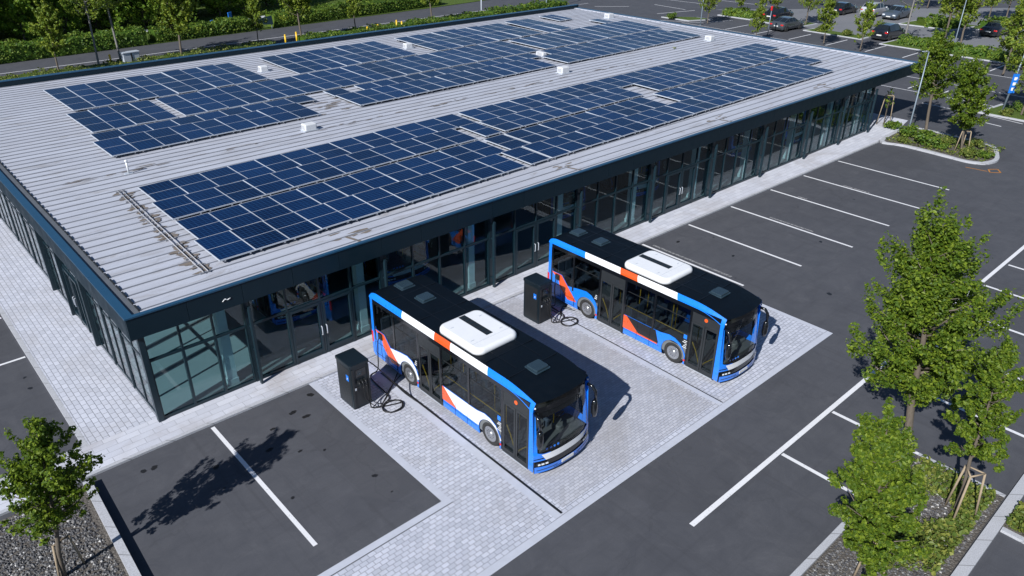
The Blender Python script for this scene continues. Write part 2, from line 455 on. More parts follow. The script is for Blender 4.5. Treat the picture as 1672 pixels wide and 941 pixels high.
def grassm():
    t = NT('grass_ground'); v = t.coord()
    f = t.noise(v, 0.5, 7, 0.75, 0.6); g = t.noise(v, 9, 5, 0.8)
    c = t.mix(f, (0.055, 0.10, 0.018), (0.13, 0.18, 0.036))
    c = t.mix(t.ramp(g, [(0.35, 0.6), (0.6, 0.0)]), c, (0.025, 0.045, 0.010))
    return t.pbr(c, 0.9, 0, t.bump(g, 0.8, 0.08), 0.15)
M['grass'] = grassm()
def soil():
    t = NT('planting_soil'); v = t.coord()
    f = t.noise(v, 3, 7, 0.75, 0.4); vo = t.n('ShaderNodeTexVoronoi'); vo.inputs['Scale'].default_value = 14; t.l(v, vo.inputs['Vector'])
    c = t.mix(f, (0.05, 0.045, 0.04), (0.15, 0.135, 0.12))
    c = t.mix(t.ramp(vo.outputs['Distance'], [(0.15, 0.4), (0.4, 0.0)]), c, (0.25, 0.24, 0.225))
    return t.pbr(c, 0.95, 0, t.bump(vo.outputs['Distance'], 0.8, 0.04), 0.2)
M['soil'] = soil()
def gravelm():
    t = NT('gravel_stone')
    ge = t.n('ShaderNodeNewGeometry')
    c = t.ramp(ge.outputs['Random Per Island'], [(0, (0.035, 0.035, 0.04)), (0.6, (0.10, 0.10, 0.105)), (0.93, (0.2, 0.195, 0.19)), (1.0, (0.5, 0.49, 0.48))])
    return t.pbr(c, 0.85)
M['gravel'] = gravelm()
# ------------------------------------------------------------------ the ground
def struct(name, mb, mats, **k):
    return tag(mb.build(name, mats, **k), kind='structure')

mb = MB(); mb.add([(-250, -120, 0), (420, -120, 0), (420, 420, 0), (-250, 420, 0)], [(0, 1, 2, 3)])
struct('ground', mb, M['asphalt'])

def sheet(name, pts, z, mat):
    mb = MB(); mb.add([(x, y, z) for x, y in pts], [tuple(range(len(pts)))])
    return struct(name, mb, mat)

def ky(x):                                    # front kerb line
    return -1.36 - 0.0108 * max(x, 0)
ZW = 0.075                                    # raised walk
def slab(name, pts, z1, mat, z0=-0.05):
    mb = MB(); mb.prism(pts, 'z', z0, z1)
    return struct(name, mb, mat)
slab('front_pavement', [(-30, 0.24), (-30, -1.17), (0, ky(0) + 0.15), (55.9, ky(55.9) + 0.15), (55.9, 0.24)], ZW, M['walk'])
slab('west_plaza', [(-2.28, 0.245), (0.3, 0.245), (0.3, 60), (-2.28, 60)], ZW + 0.002, M['plaza'])
mb = MB()
mb.prism([(-2.45, 0.24), (-2.282, 0.24), (-2.282, 60), (-2.45, 60)], 'z', -0.05, ZW + 0.006)
mb.prism([(-30, 0.36), (-30, 0.243), (-2.453, 0.243), (-2.453, 0.36)], 'z', -0.05, ZW + 0.006)
mb.prism([(-30, -1.173), (-30, -1.33), (0, ky(0)), (0, ky(0) + 0.147)], 'z', -0.05, ZW + 0.006)
mb.prism([(0.003, ky(0) + 0.147), (0.003, ky(0)), (51.6, ky(51.6)), (51.6, ky(51.6) + 0.147)], 'z', -0.05, ZW + 0.006)
struct('pavement_kerb', mb, M['kerb'])

# charging bay paving
pl = ky(5)
sheet('charging_pad', [(5.28, ky(5.3)), (5.28, -9.93), (-7, -9.9), (-7, -12.55), (23.3, -12.6), (23.3, ky(23.3))], 0.006, M['pad'])
sheet('bay_paving', [(7.62, ky(8) - 0.05), (7.62, -12.35), (15.5, -12.36), (15.5, ky(15) - 0.05)], 0.010, M['bay_pad'])
mb = MB()
def strip(mb, pts, w, z, mi=0):
    for i in range(len(pts) - 1):
        a, b = Vector(pts[i]), Vector(pts[i + 1]); d = (b - a).normalized(); n = Vector((-d.y, d.x)) * w / 2
        zz = z + 0.0012 * (i % 2)
        mb.add([(a.x + n.x, a.y + n.y, zz), (b.x + n.x, b.y + n.y, zz), (b.x - n.x, b.y - n.y, zz), (a.x - n.x, a.y - n.y, zz)], [(0, 1, 2, 3)], mi)
strip(mb, [(5.15, ky(5)), (5.15, -9.67)], 0.26, 0.012)
strip(mb, [(5.28, -9.79), (-7, -9.76)], 0.24, 0.0145)
strip(mb, [(-7, -12.68), (23.55, -12.74)], 0.26, 0.012)
strip(mb, [(23.42, -12.6), (23.42, ky(23))], 0.26, 0.0145)
strip(mb, [(7.28, ky(7)), (7.28, -12.55)], 0.30, 0.014)
strip(mb, [(15.72, ky(15)), (15.72, -12.58)], 0.24, 0.014)
struct('pad_edging', mb, M['edging'])
mb = MB()
strip(mb, [(7.49, -2.6), (7.44, -12.5)], 0.085, 0.019)
strip(mb, [(15.93, -3.2), (15.85, -12.55)], 0.05, 0.019)
struct('drain_channel', mb, M['dark'])

# painted markings
mb = MB()
def line(a, b, w, mi=0, z=0.006):
    strip(mb, [a, b], w, z, mi)
for x, y1 in ((1.24, -8.65), (28.45, -8.65), (32.55, -9.3), (36.82, -9.32), (40.77, -9.35), (45.3, -9.3), (24.45, -7.9)):
    line((x, ky(x) - 0.12), (x, y1), 0.14)
for x, y0, y1 in ((32.85, -4.2, -6.9), (37.06, -3.6, -4.2), (41.0, -4.5, -6.2), (24.8, -2.2, -7.0)):
    line((x, y0), (x, y1), 0.14, 1)
line((10.0, -15.42), (62, -15.25), 0.17)
for k, x in enumerate((14.93, 18.39, 22.1, 25.85, 29.6, 33.2, 36.5, 40.3, 44.0, 47.7)):
    line((x, -15.53), (x, -18.4 if x < 17 else -21.2), 0.15, 0, 0.0085)
for y in (7.74, 11.82, 15.9, 20.0):
    line((-2.5, y), (-8.0, y), 0.12)
# far car park
for y in (33.2, 28.9, 24.2, 19.4, 14.63, 10.4, 4.62, 1.6, -2.6):
    line((84.0, y), (89.4, y), 0.13)
line((83.9, 40), (82.3, -6), 0.12)
line((75.4, 16), (74.9, -8), 0.13)
for y in (6.3, 3.9, 1.0): line((72.2, y), (70.2, y), 0.13)
line((69.6, 16), (69.4, -6), 0.12)
for y in (6, -0.4): line((65.8, y + 1.2), (65.7, y - 1.2), 0.12)
line((65.9, -4.2), (65.3, -7.3), 0.12)
line((63.4, -5.1), (63.2, -6.4), 0.14)
for y in (9, 13.5, 18, 22.5, 27, 31.5, 36): line((100, y), (105, y), 0.12, 1)
line((85.6, 57.4), (89.7, 54.1), 0.15); line((94.4, 53.0), (93.8, 46.7), 0.15); line((87.4, 47.0), (94.3, 45.4), 0.15)
line((87.1, 37.8), (91.0, 36.7), 0.13); line((81, 47), (86, 38), 0.13)
line((100, 60), (101, 46), 0.15); line((106, 57), (107, 40), 0.15)
struct('parking_lines', mb, [M['paint'], M['worn']])
mb = MB()
line((53.3, -2.9), (53.8, -3.3), 0.09); line((53.4, -2.8), (53.2, -3.4), 0.09)
for a, b in (((51.4, -9.5), (51.9, -9.9)), ((51.9, -9.9), (51.3, -10.3)), ((51.3, -10.3), (50.8, -9.8)), ((50.8, -9.8), (51.4, -9.5)), ((50.7, -8.3), (50.9, -9.6))):
    line(a, b, 0.09)
struct('orange_survey_marking', mb, M['orange_paint'])

mb = MB(); rnd = random.Random(5)
for x, y in ((-1.35, -2.18), (-1.03, -2.24), (0.48, -3.55), (0.28, -4.66), (4.74, -2.05), (3.73, -2.59), (2.76, -2.97), (4.12, -7.32), (4.12, -8.29), (1.67, -6.47),
             (2.17, -3.91), (26.14, -2.79), (26.88, -5.72), (24.83, -7.2), (28.04, -3.72), (26.77, -11.02), (-2.88, 6.17), (-2.9, 5.26), (3.55, -5.14), (31.92, -7.84), (3.99, -3.1), (2.91, -4.65), (35.5, -4.5), (39.2, -6.1), (43.5, -5.0)):
    r = rnd.uniform(0.03, 0.11); n = 14; vs = []
    ph = rnd.uniform(0, 6)
    for k in range(n):
        a = 2 * pi * k / n; rr = r * (1 + 0.22 * sin(2 * a + ph) + 0.12 * sin(5 * a + ph))
        vs.append((x + rr * 1.3 * cos(a), y + rr * sin(a), 0.005))
    mb.add(vs, [tuple(range(n))])
struct('oil_stains', mb, M['oil'])

sheet('far_parking', [(97.5, 44), (140, 12), (140, -20), (93.4, -8), (93.2, 3), (93.4, 15), (93.6, 27), (98.2, 34)], 0.004, M['farlot'])
# planting beds
def bed(name, pts, z=0.05, mat='soil'):
    return slab(name, pts, z, M[mat])
bed('gravel_bed', [(-30, -1.55), (-3.0, -1.7), (-3.15, -14), (-30, -14)], 0.10)
mb = MB(); mb.prism([(-3.0, -1.72), (-2.76, -1.74), (-2.98, -9.2), (-3.22, -9.2)], 'z', -0.05, 0.22)
struct('bed_kerb', mb, M['kerb'])
bed('planting_bed', [(8.0, -18.62), (18.25, -18.62), (18.25, -21.28), (8.0, -21.4)], 0.05)
bed('verge_bed', [(16.85, -21.62), (18.3, -21.6), (18.3, -30), (16.85, -30)], 0.05)
mb = MB()
mb.prism([(8.0, -18.4), (17.2, -18.4), (17.2, -18.6), (8.0, -18.6)], 'z', -0.05, 0.10)
mb.prism([(8.0, -21.42), (24, -21.30), (24, -21.62), (8.0, -21.74)], 'z', -0.05, 0.10)
mb.prism([(16.66, -21.70), (16.84, -21.70), (16.84, -30), (16.66, -30)], 'z', -0.05, 0.09)
mb.prism([(18.26, -18.62), (18.40, -18.62), (18.40, -21.28), (18.26, -21.28)], 'z', -0.05, 0.06)
struct('planter_kerb', mb, M['kerb'])
# island at the end of the facade
isl = [(51.75, -1.9), (51.95, -3.6), (51.75, -6.9), (51.7, -8.1), (52.2, -9.0), (53.5, -9.35), (54.95, -8.95), (56.6, -8.2), (57.05, -7.0), (57.3, -4.6), (57.4, -2.6), (56.8, -1.6), (55.9, -1.5)]
ctr = Vector((54.4, -5.2))
def round_loop(pts, n=4):
    out = []; m = len(pts)
    for i in range(m):
        a, b, c, d = (Vector(pts[(i + q) % m]) for q in (-1, 0, 1, 2))
        for k in range(n):
            t = k / n; out.append(tuple(0.5 * ((2 * b) + (-a + c) * t + (2 * a - 5 * b + 4 * c - d) * t * t + (-a + 3 * b - 3 * c + d) * t ** 3)))
    return out
isl = round_loop(isl)
ins = [tuple(Vector(p) + (ctr - Vector(p)).normalized() * 0.30) for p in isl]
bed('island_bed', ins, 0.10)
mb = MB()
for i in range(len(isl)):
    k = (i + 1) % len(isl)
    mb.prism([isl[i], isl[k], ins[k], ins[i]], 'z', -0.05, 0.14)
struct('island_kerb', mb, M['kerb'])
sheet('end_pavement', [(55.9, 0.24), (55.9, -1.45), (59.2, -0.8), (59.2, 2.2), (53.5, 2.2), (53.5, 0.26)], 0.02, M['walk'])
bed('end_bed', [(53.6, 2.4), (59.3, 2.3), (59.5, 6.0), (53.6, 6.0)], 0.04, 'grass')
# far islands
mb = MB(); mg = MB()
for pts in ([(89.6, 15.6), (92.9, 15.4), (92.4, 2.9), (88.9, -8), (86.9, -8), (89.2, 2)], [(91.0, 26.2), (93.4, 25.9), (92.6, 18.2), (90.6, 18.2)],
            [(92.9, 40.5), (97.6, 40.2), (97.6, 34.8), (92.9, 35.2)], [(92.6, 33.6), (97.5, 33.4), (97.0, 27.4), (92.0, 27.6)],
            [(105.8, 20.5), (111.5, 20), (112.5, 12.5), (106.2, 13.6)], [(109, 12.6), (120.5, 13.5), (120.5, 6), (111, 8)], [(85.2, 44.5), (88.8, 41), (89.0, 38.6), (85.4, 40.0)],
            [(66.0, -3.6), (70.4, -4.0), (72.0, -14), (66.0, -12)], [(96, 64), (128, 40), (131, 44), (100, 68)]):
    mb.prism(pts, 'z', -0.05, 0.12)
    c = Vector((sum(p[0] for p in pts) / len(pts), sum(p[1] for p in pts) / len(pts)))
    mg.prism([tuple(Vector(p) + (c - Vector(p)).normalized() * 0.35) for p in pts], 'z', 0.0, 0.15)
struct('far_kerb', mb, M['kerb']); struct('far_beds', mg, M['grass'])
# the road behind the building
bed('planting_strip', [(-60, 55.5), (80, 58.0), (80, 60.4), (-60, 60.0)], 0.06, 'grass')
bed('grass_verge', [(-90, 66.6), (10, 68.6), (66, 71.6), (92, 74), (96, 170), (-90, 170)], 0.08, 'grass')
mb = MB(); line((-60, 62.6), (80, 65.2), 0.13)
for k in range(30): line((-60 + k * 5, 60.3 + 0.0), (-57.6 + k * 5, 60.35), 0.10)
struct('road_lines', mb, M['paint'])
sheet('footpath', [(-60, 76.2), (30, 77.5), (64, 80.0), (64, 81.4), (30, 78.9), (-60, 77.6)], 0.085, M['walk'])
sheet('far_road', [(112, 60), (150, 28), (160, 40), (120, 74)], 0.006, M['asphalt'])

# ------------------------------------------------------------------ the building
B = empty('depot_building', (0, 0, 0), 0, 'long low glass depot with flat metal roof and dark fascia', 'building')
FX = [0.0, 3.7, 9.5, 15.35, 21.1, 26.9, 32.6, 38.1, 43.65, 48.5, 53.2]
WY = [0.0, 2.6, 4.7, 6.6, 9.9, 12.9, 16.5, 20.0, 24.0, 28.0, 32.0, 36.2]
RX0, RX1, RY0, RY1 = -0.33, 59.75, -0.36, 37.0
ZT = 4.5; ZB = 3.66
mb = MB(); mb.box(0.2, 53.1, 0.15, 36.2, -0.05, 0.085)
mb.build('floor', M['hallfloor'], B)
# roof deck with standing seams
mb = MB(); mb.box(RX0 + 0.58, RX1 - 0.42, RY0 + 0.17, RY1 - 0.30, ZB + 0.15, ZT - 0.10)
y = RY0 + 0.45; rnd = random.Random(3)
while y < RY1 - 0.5:
    x0, x1 = RX0 + 0.62 + rnd.uniform(0, 0.06), RX1 - 0.5 - rnd.uniform(0, 0.12)
    mb.box(x0, x1, y - 0.016, y + 0.016, ZT - 0.102, ZT - 0.06, 1)
    y += 0.615
roof = mb.build('roof', [M['roof'], M['seam']], B)
mb = MB()
mb.box(RX0 + 0.30, RX0 + 0.555, RY0 + 0.17, RY1 - 0.3, ZB + 0.2, ZT - 0.085)
mb.build('gutter', M['gutter'], roof)
mb = MB(); y = RY0 + 0.4
while y < RY1 - 0.5:
    mb.box(RX0 + 0.545, RX0 + 0.60, y, y + 0.42, ZT - 0.085, ZT - 0.03); y += 0.615
mb.build('snow_guard', M['dark'], roof)
mb = MB(); mb.box(RX1 - 0.62, RX1 - 0.36, RY0 + 0.2, RY1 - 0.3, ZT - 0.10, ZT - 0.03)
mb.build('edge_flashing', M['roof'], roof)
# fascia panels with open joints, and the coping on top
mb = MB()
def panels(a, b, step):
    n = max(1, round((b - a) / step)); w = (b - a) / n
    return [(a + i * w + 0.006, a + (i + 1) * w - 0.006) for i in range(n)]
for a, b in panels(RX0, RX1, 1.93):
    mb.box(a, b, RY0, RY0 + 0.10, ZB, ZT - 0.05)
    mb.box(a, b, RY1 - 0.10, RY1, ZB, ZT + 0.10)
for a, b in panels(RY0 + 0.105, RY1 - 0.105, 1.75):
    mb.box(RX0, RX0 + 0.10, a, b, ZB, ZT - 0.05)
    mb.box(RX1 - 0.10, RX1, a, b, ZB, ZT - 0.05)
mb.build('fascia', M['fascia'], B)
mb = MB()
mb.box(RX0 - 0.03, RX0 + 0.27, RY0 + 0.145, RY1 - 0.42, ZT - 0.05, ZT)
mb.box(RX1 - 0.32, RX1 + 0.03, RY0 + 0.145, RY1 - 0.42, ZT - 0.05, ZT)
mb.box(RX0 - 0.03, RX1 + 0.03, RY0 - 0.03, RY0 + 0.142, ZT - 0.05, ZT + 0.004)
mb.box(RX0 - 0.03, RX1 + 0.03, RY1 - 0.41, RY1 + 0.03, ZT + 0.235, ZT + 0.28)
mb.build('coping', M['coping'], B)
mb = MB(); mb.box(RX0 + 0.12, RX1 - 0.12, RY0 + 0.12, RY1 - 0.45, ZB + 0.06, ZB + 0.12)
mb.build('soffit', M['fascia'], B)
mb = MB(); mb.box(RX0 + 0.02, RX1 - 0.02, RY1 - 0.39, RY1 - 0.105, ZT - 0.15, ZT + 0.233); mb.build('parapet', M['fascia'], B)
# small emblem on the fascia
mb = MB()
for k, (a, b) in enumerate((((2.80, 3.98), (2.90, 4.06)), ((2.90, 4.06), (2.98, 4.00)), ((2.98, 4.00), (3.10, 4.04)))):
    mb.tube([(a[0], RY0 - 0.012, a[1]), (b[0], RY0 - 0.012, b[1])], 0.016, 5)
mb.build('emblem', M['white'], B)

def window_bay(a, b, axis, off, nm, doors=False, z0=0.085, z1=ZB + 0.12, zt=2.52):
    """one glazed bay between two posts; axis 'x' runs along the front"""
    fr = MB(); d = 0.05 if axis == 'x' else 0.022
    def bx(mb, u0, u1, w0, w1, za, zb):
        if axis == 'x': mb.box(u0, u1, off + w0, off + w1, za, zb)
        else: mb.box(off + w0, off + w1, u0, u1, za, zb)
    n = nm; w = (b - a) / n
    bx(fr, a, b, -d, d, z0, z0 + 0.12)
    bx(fr, a, b, -d, d, zt - 0.045, zt + 0.045)
    for i in range(n + 1):
        u = a + i * w; hw = 0.045
        u0, u1 = max(a, u - hw), min(b, u + hw)
        bx(fr, u0, u1, -d - 0.012, d + 0.012, z0 + 0.122, zt - 0.047)
        bx(fr, u0 + 0.012, u1 - 0.012, -d - 0.006, d + 0.006, zt + 0.047, z1)
    win = fr.build('window', M['frame'], B)
    for i in range(n):
        g = MB(); u0 = a + i * w + 0.05; u1 = a + (i + 1) * w - 0.05
        bx(g, u0, u1, -0.006, 0.006, z0 + 0.10, zt - 0.03)
        g.build('pane', M['glass'], win)
        g = MB(); bx(g, u0, u1, -0.006, 0.006, zt + 0.03, z1)
        g.build('pane', M['glass'], win)
    if doors:
        for i in (1, 2):
            dm = MB(); u0 = a + i * w + 0.06; u1 = a + (i + 1) * w - 0.06
            bx(dm, u0, u0 + 0.09, -0.075, 0.04, z0 + 0.02, zt - 0.06); bx(dm, u1 - 0.09, u1, -0.075, 0.04, z0 + 0.02, zt - 0.06)
            bx(dm, u0 + 0.092, u1 - 0.092, -0.075, 0.04, zt - 0.17, zt - 0.065); bx(dm, u0 + 0.092, u1 - 0.092, -0.075, 0.04, z0 + 0.14, z0 + 0.28)
            do = dm.build('door', M['steel'], B)
            h = MB(); hx = (u1 - 0.045) if i == 1 else (u0 + 0.045)
            hp = [(hx, off - 0.08, 1.0), (hx, off - 0.14, 1.02), (hx, off - 0.14, 1.38), (hx, off - 0.08, 1.40)] if axis == 'x' else [(off - 0.08, hx, 1.0), (off - 0.14, hx, 1.02), (off - 0.14, hx, 1.38), (off - 0.08, hx, 1.40)]
            h.tube(hp, 0.022, 6); h.build('handle', M['alu'], do)
    return win
for i in range(len(FX) - 1):
    window_bay(FX[i] + 0.12, FX[i + 1] - 0.12, 'x', 0.0, 3 if i == 0 else 4, i in (1, 3, 5))
for i in range(len(WY) - 1):
    window_bay(WY[i] + 0.10, WY[i + 1] - 0.10, 'y', 0.03, 2 if WY[i + 1] - WY[i] < 3 else 3, i in (3,))
for i in range(0, 8):
    window_bay(0.1 + i * 4.5, 0.1 + (i + 1) * 4.5, 'y', 53.2, 3)
# posts standing proud of the glass
for i, x in enumerate(FX):
    mb = MB()
    if i == 0: mb.box(-0.07, 0.115, -0.11, 0.095, 0.03, ZB + 0.1)
    else:
        mb.box(x - 0.10, x + 0.10, -0.07, 0.10, 0.076, ZB + 0.1)
        mb.box(x - 0.04, x + 0.04, -0.34, -0.20, 0.02, ZB - 0.25)
        for zz in (0.5, 1.5, 2.5, 3.2): mb.box(x - 0.025, x + 0.025, -0.198, -0.072, zz, zz + 0.05)
    mb.build('post', M['steel'], B)
for i, y in enumerate(WY[1:]):
    mb = MB(); px_ = 0.16 if i in (2, 3, 4) else 0.02; mb.box(-px_, 0.09, y - 0.07, y + 0.07, 0.03, ZB + 0.1); mb.build('post', M['steel'], B)
# pale inner columns behind the glass, inner walls
for i, x in enumerate(FX[1:]):
    for k in range(2):
        mb = MB(); xx = x - 0.80; yy = 0.55 + k * 9.0
        mb.box(xx - 0.17, xx + 0.17, yy - 0.17, yy + 0.17, 0.086, ZB + 0.1)
        mb.cbox((xx, yy, 0.2), (0.40, 0.40, 0.22))
        mb.build('column', M['column'], B)
mb = MB(); mb.box(0.5, 52.9, 20.0, 20.2, 0.086, ZB + 0.1); mb.build('inner_wall', M['inwall'], B)
mb = MB(); mb.box(0.1, 53.3, 36.25, 36.6, 0.0, ZB + 0.1); mb.build('back_wall', M['fascia'], B)
mb = MB()
for x in range(3, 52, 4): mb.box(x - 0.06, x + 0.06, 0.3, 19.9, ZB - 0.25, ZB + 0.05)
mb.build('roof_beam', M['steel'], B)
# brace under the canopy at the far end
mb = MB(); mb.tube([(58.9, 6.6, 0.02), (59.25, 5.9, ZB + 0.1)], 0.10, 8); mb.build('canopy_post', M['steel'], B)
mb = MB(); mb.tube([(59.0, 30, 0.02), (59.3, 29.3, ZB + 0.1)], 0.10, 8); mb.build('canopy_post', M['steel'], B)

M['dull'] = plain('dull_conduit', (0.36, 0.36, 0.38), 0.7, var=0.4, scale=2)
# things on the roof
M['ventwhite'] = plain('weathered_white', (0.60, 0.61, 0.63), 0.6, var=0.15, scale=3)
ZR = ZT - 0.10
def vent(x, y, sx, sy, h, label):
    o = empty('roof_vent', (x, y, ZR), 0, label, 'roof vent', 'white vents on the metal roof')
    sx *= 0.85; sy *= 0.85; h *= 0.85
    mb = MB(); mb.rbox(-sx / 2, sx / 2, -sy / 2, sy / 2, 0.07, h, 0.07, rt=0.06); mb.build('housing', M['ventwhite'], o)
    mb = MB(); mb.box(-sx / 2 - 0.05, sx / 2 + 0.05, -sy / 2 - 0.05, sy / 2 + 0.05, 0.0, 0.066); mb.build('base', M['alu'], o)
    mb = MB()
    for k in range(4): mb.box(-sx / 2 - 0.008, -sx / 2 + 0.01, -sy * 0.32, sy * 0.32, h * 0.3 + k * 0.06, h * 0.3 + k * 0.06 + 0.02)
    mb.build('louvre', M['seam'], o)
vent(14.5, 14.6, 0.85, 0.62, 0.48, 'white box vent alone on the bare roof left of the front array')
vent(19.2, 29.8, 0.7, 0.6, 0.50, 'rounded white vent in the first gap of the rearmost panel row')
vent(32.3, 30.2, 0.8, 0.6, 0.50, 'white vent in the second gap of the rearmost panel row')
vent(35.7, 15.4, 0.9, 0.7, 0.55, 'white box vent on the bare strip between front and rear arrays, mid roof')
vent(57.2, 29.9, 0.9, 0.8, 0.55, 'white vent near the far back corner of the roof')
vent(54.9, 16.0, 0.7, 0.8, 0.50, 'white vent on the bare strip near the far roof edge')
vent(38.7, 20.8, 0.5, 1.0, 0.40, 'low white vent in the gap between two rear panel blocks')
o = empty('vent_pipe', (4.46, 13.8, ZR), 0, 'thin white vent pipe standing on the bare roof at left', 'pipe')
mb = MB(); mb.tube([(0, 0, 0.02), (0, 0, 0.62)], 0.045, 10); mb.build('pipe', M['white'], o)
mb = MB(); mb.lathe((0, 0, 0.6), 'z', [(0, 0.075), (0.06, 0.075), (0.10, 0.02)], 10); mb.build('cap', M['white'], o)
mb = MB(); mb.box(-0.18, 0.18, -0.14, 0.14, 0.0, 0.03); mb.build('base', M['alu'], o)
# cable tray with grime beside it
o = empty('cable_tray', (0, 0, 0), 0, 'pair of grimy conduit rails on the roof beside the front panel array', 'cable tray')
mb = MB()
for dx in (0.0, 0.17):
    mb.tube([(3.25 + dx, 11.6, ZR + 0.10), (3.05 + dx, 6.5, ZR + 0.10), (2.88 + dx, 1.2, ZR + 0.10)], 0.02, 6)
mb.build('conduit', M['dull'], o)
mb = MB()
for k in range(15):
    t = k / 14; x = 3.25 - 0.37 * t; y = 11.5 - 10.2 * t
    mb = MB(); mb.box(x - 0.10, x + 0.30, y - 0.03, y + 0.03, ZR + 0.012, ZR + 0.07); mb.build('bracket', M['seam'], o)
mb = MB(); rnd = random.Random(8)
def blot(x, y, sx, sy, z):
    n = 12; ph = rnd.uniform(0, 6)
    mb.add([(x + sx * (1 + 0.35 * sin(3 * 2 * pi * k / n + ph)) * cos(2 * pi * k / n), y + sy * (1 + 0.3 * sin(2 * 2 * pi * k / n + ph)) * sin(2 * pi * k / n), z) for k in range(n)], [tuple(range(n))])
for k in range(60):
    t = rnd.random(); blot(3.3 - 0.37 * t + rnd.uniform(-0.25, 0.3), 11.5 - 10.3 * t, rnd.uniform(0.08, 0.25), rnd.uniform(0.04, 0.2), ZR + 0.004 + 0.0006 * k)
for x in (8.4, 21.0, 34.0, 46.5):
    for k in range(8): blot(x + rnd.uniform(-0.9, 0.9), 0.9 + rnd.uniform(-0.35, 0.35), rnd.uniform(0.08, 0.35), rnd.uniform(0.03, 0.10), ZR + 0.004 + 0.0006 * k)
    strip(mb, [(x, 0.75), (x + 0.25, -0.15)], 0.14, ZR + 0.010)
for k in range(22): blot(17.2 + rnd.uniform(-0.8, 2.6), 17.8 + rnd.uniform(-1.3, 2.2), rnd.uniform(0.1, 0.5), rnd.uniform(0.03, 0.12), ZR + 0.004 + 0.0006 * k)
for k in range(90): blot(rnd.uniform(1, 55), 14.2 + rnd.uniform(-0.15, 0.3), rnd.uniform(0.08, 0.5), rnd.uniform(0.015, 0.05), ZR + 0.004 + 0.0005 * k)
mb.build('stain', M['grime'], roof)['kind'] = 'stuff'
o = empty('weed_tuft', (49.3, 15.6, ZR), 0, 'small weed tuft sprouting from a roof seam', 'weed')
mb = MB()
for k in range(26):
    a = rnd.uniform(0, 6.28); l = rnd.uniform(0.1, 0.35)
    mb.add([(0.02 * cos(a), 0.02 * sin(a), 0), (l * cos(a) * .6, l * sin(a) * .6, l * .7), (l * cos(a + .2) * .7, l * sin(a + .2) * .7, l * .6)], [(0, 1, 2)])
mb.build('leaves', M['leaf_cover'], o)
# ------------------------------------------------------------------ solar panels
def panel_meshes(w, d, rows, tag_):
    g = MB(); t = 0.035
    g.box(-w / 2 + 0.02, w / 2 - 0.02, -d / 2 + 0.02, d / 2 - 0.02, 0.0, t)
    gm = g.mesh('solar_panel_' + tag_)
    gm.materials.append(M['solar'])
    uvl = gm.uv_layers.new(name='UVMap')
    for p in gm.polygons:
        for li in p.loop_indices:
            co = gm.vertices[gm.loops[li].vertex_index].co
            uvl.data[li].uv = (co.x + 5 + 0.095, co.y + 5 + 0.095)
    f = MB(); b = 0.022
    f.box(-w / 2, w / 2, -d / 2, -d / 2 + b, -0.01, t + 0.008); f.box(-w / 2, w / 2, d / 2 - b, d / 2, -0.01, t + 0.008)
    f.box(-w / 2, -w / 2 + b, -d / 2 + b, d / 2 - b, -0.01, t + 0.008); f.box(w / 2 - b, w / 2, -d / 2 + b, d / 2 - b, -0.01, t + 0.008)
    for k in range(1, rows):
        y = -d / 2 + d * k / rows; hb = 0.011 if not (rows == 4 and k == 2) else 0.03
        f.box(-w / 2 + b, w / 2 - b, y - hb, y + hb, 0.0, t + 0.004)
    fm = f.mesh('panel_frame_' + tag_); fm.materials.append(M['alu'])
    s = MB()
    for x in (-w * 0.35, w * 0.35):
        s.box(x - 0.02, x + 0.02, -d / 2 - 0.03, d / 2 - 0.05, -0.06, -0.012)
        for y in (-d / 2 + 0.1, d / 2 - 0.2): s.box(x - 0.02, x + 0.02, y, y + 0.05, -0.165, -0.062)
    sm = s.mesh('panel_bracket_' + tag_); sm.materials.append(M['seam'])
    return gm, fm, sm

PROTO = {}
SL = 0.018
NP = [0]
def place_panel(x, y, w, d, rows, label, group):
    key = (round(w, 2), round(d, 2), rows)
    if key not in PROTO:
        gm, fm, sm = panel_meshes(w, d, rows, '%d' % len(PROTO))
        r = link_mesh('solar_panel', gm); link_mesh('frame', fm, (), r); link_mesh('bracket', sm, (), r)
        PROTO[key] = r; o = r
    else:
        o = copy_tree(PROTO[key])
    o.location = (x, y + SL * x, ZR + 0.175 + random.uniform(-0.006, 0.006))
    o.rotation_euler = (R(1.2) + random.uniform(-0.011, 0.011), random.uniform(-0.008, 0.008), SL)
    tag(o, label, 'solar panel', group)
    NP[0] += 1
    return o

def tier(name, y0, y1, rows, segs, pitch, where):
    """segs: list of (x0, x1)"""
    d = y1 - y0
    for si, (x0, x1) in enumerate(segs):
        n = max(1, round((x1 - x0) / pitch)); w = (x1 - x0) / n
        w0 = round(w, 2)
        nm_ = ['only'] if len(segs) == 1 else (['left', 'right'] if len(segs) == 2 else (['left', 'middle', 'right'] if len(segs) == 3 else ['left', 'inner left', 'inner right', 'right']))
        seg = nm_[si] + ' block of the ' + where
        for k in range(n):
            x = x0 + w * (k + 0.5)
            if n == 1: lab = 'single solar panel standing between two gaps in the ' + where
            elif k == 0: lab = 'dark blue solar panel at the left end of the ' + seg
            elif k == n - 1: lab = 'dark blue solar panel at the right end of the ' + seg
            else: lab = 'dark blue solar panel within the ' + seg
            lab = ' '.join(lab.split()[:16])
            place_panel(x, (y0 + y1) / 2 - SL * 4, w0, d - 0.02, rows, lab, seg)
P = 1.385
tier('a', 1.55, 3.80, 2, [(3.62, 19.25), (19.62, 20.98), (21.1, 51.2)], P, 'row along the front roof edge')
tier('a', 3.84, 6.09, 2, [(3.80, 20.05), (20.40, 21.78), (21.92, 33.9), (35.2, 53.9)], P, 'second row from the front')
tier('a', 6.50, 8.75, 2, [(3.80, 20.3), (20.9, 22.1), (22.35, 34.7), (36.4, 53.8)], P, 'third row from the front')
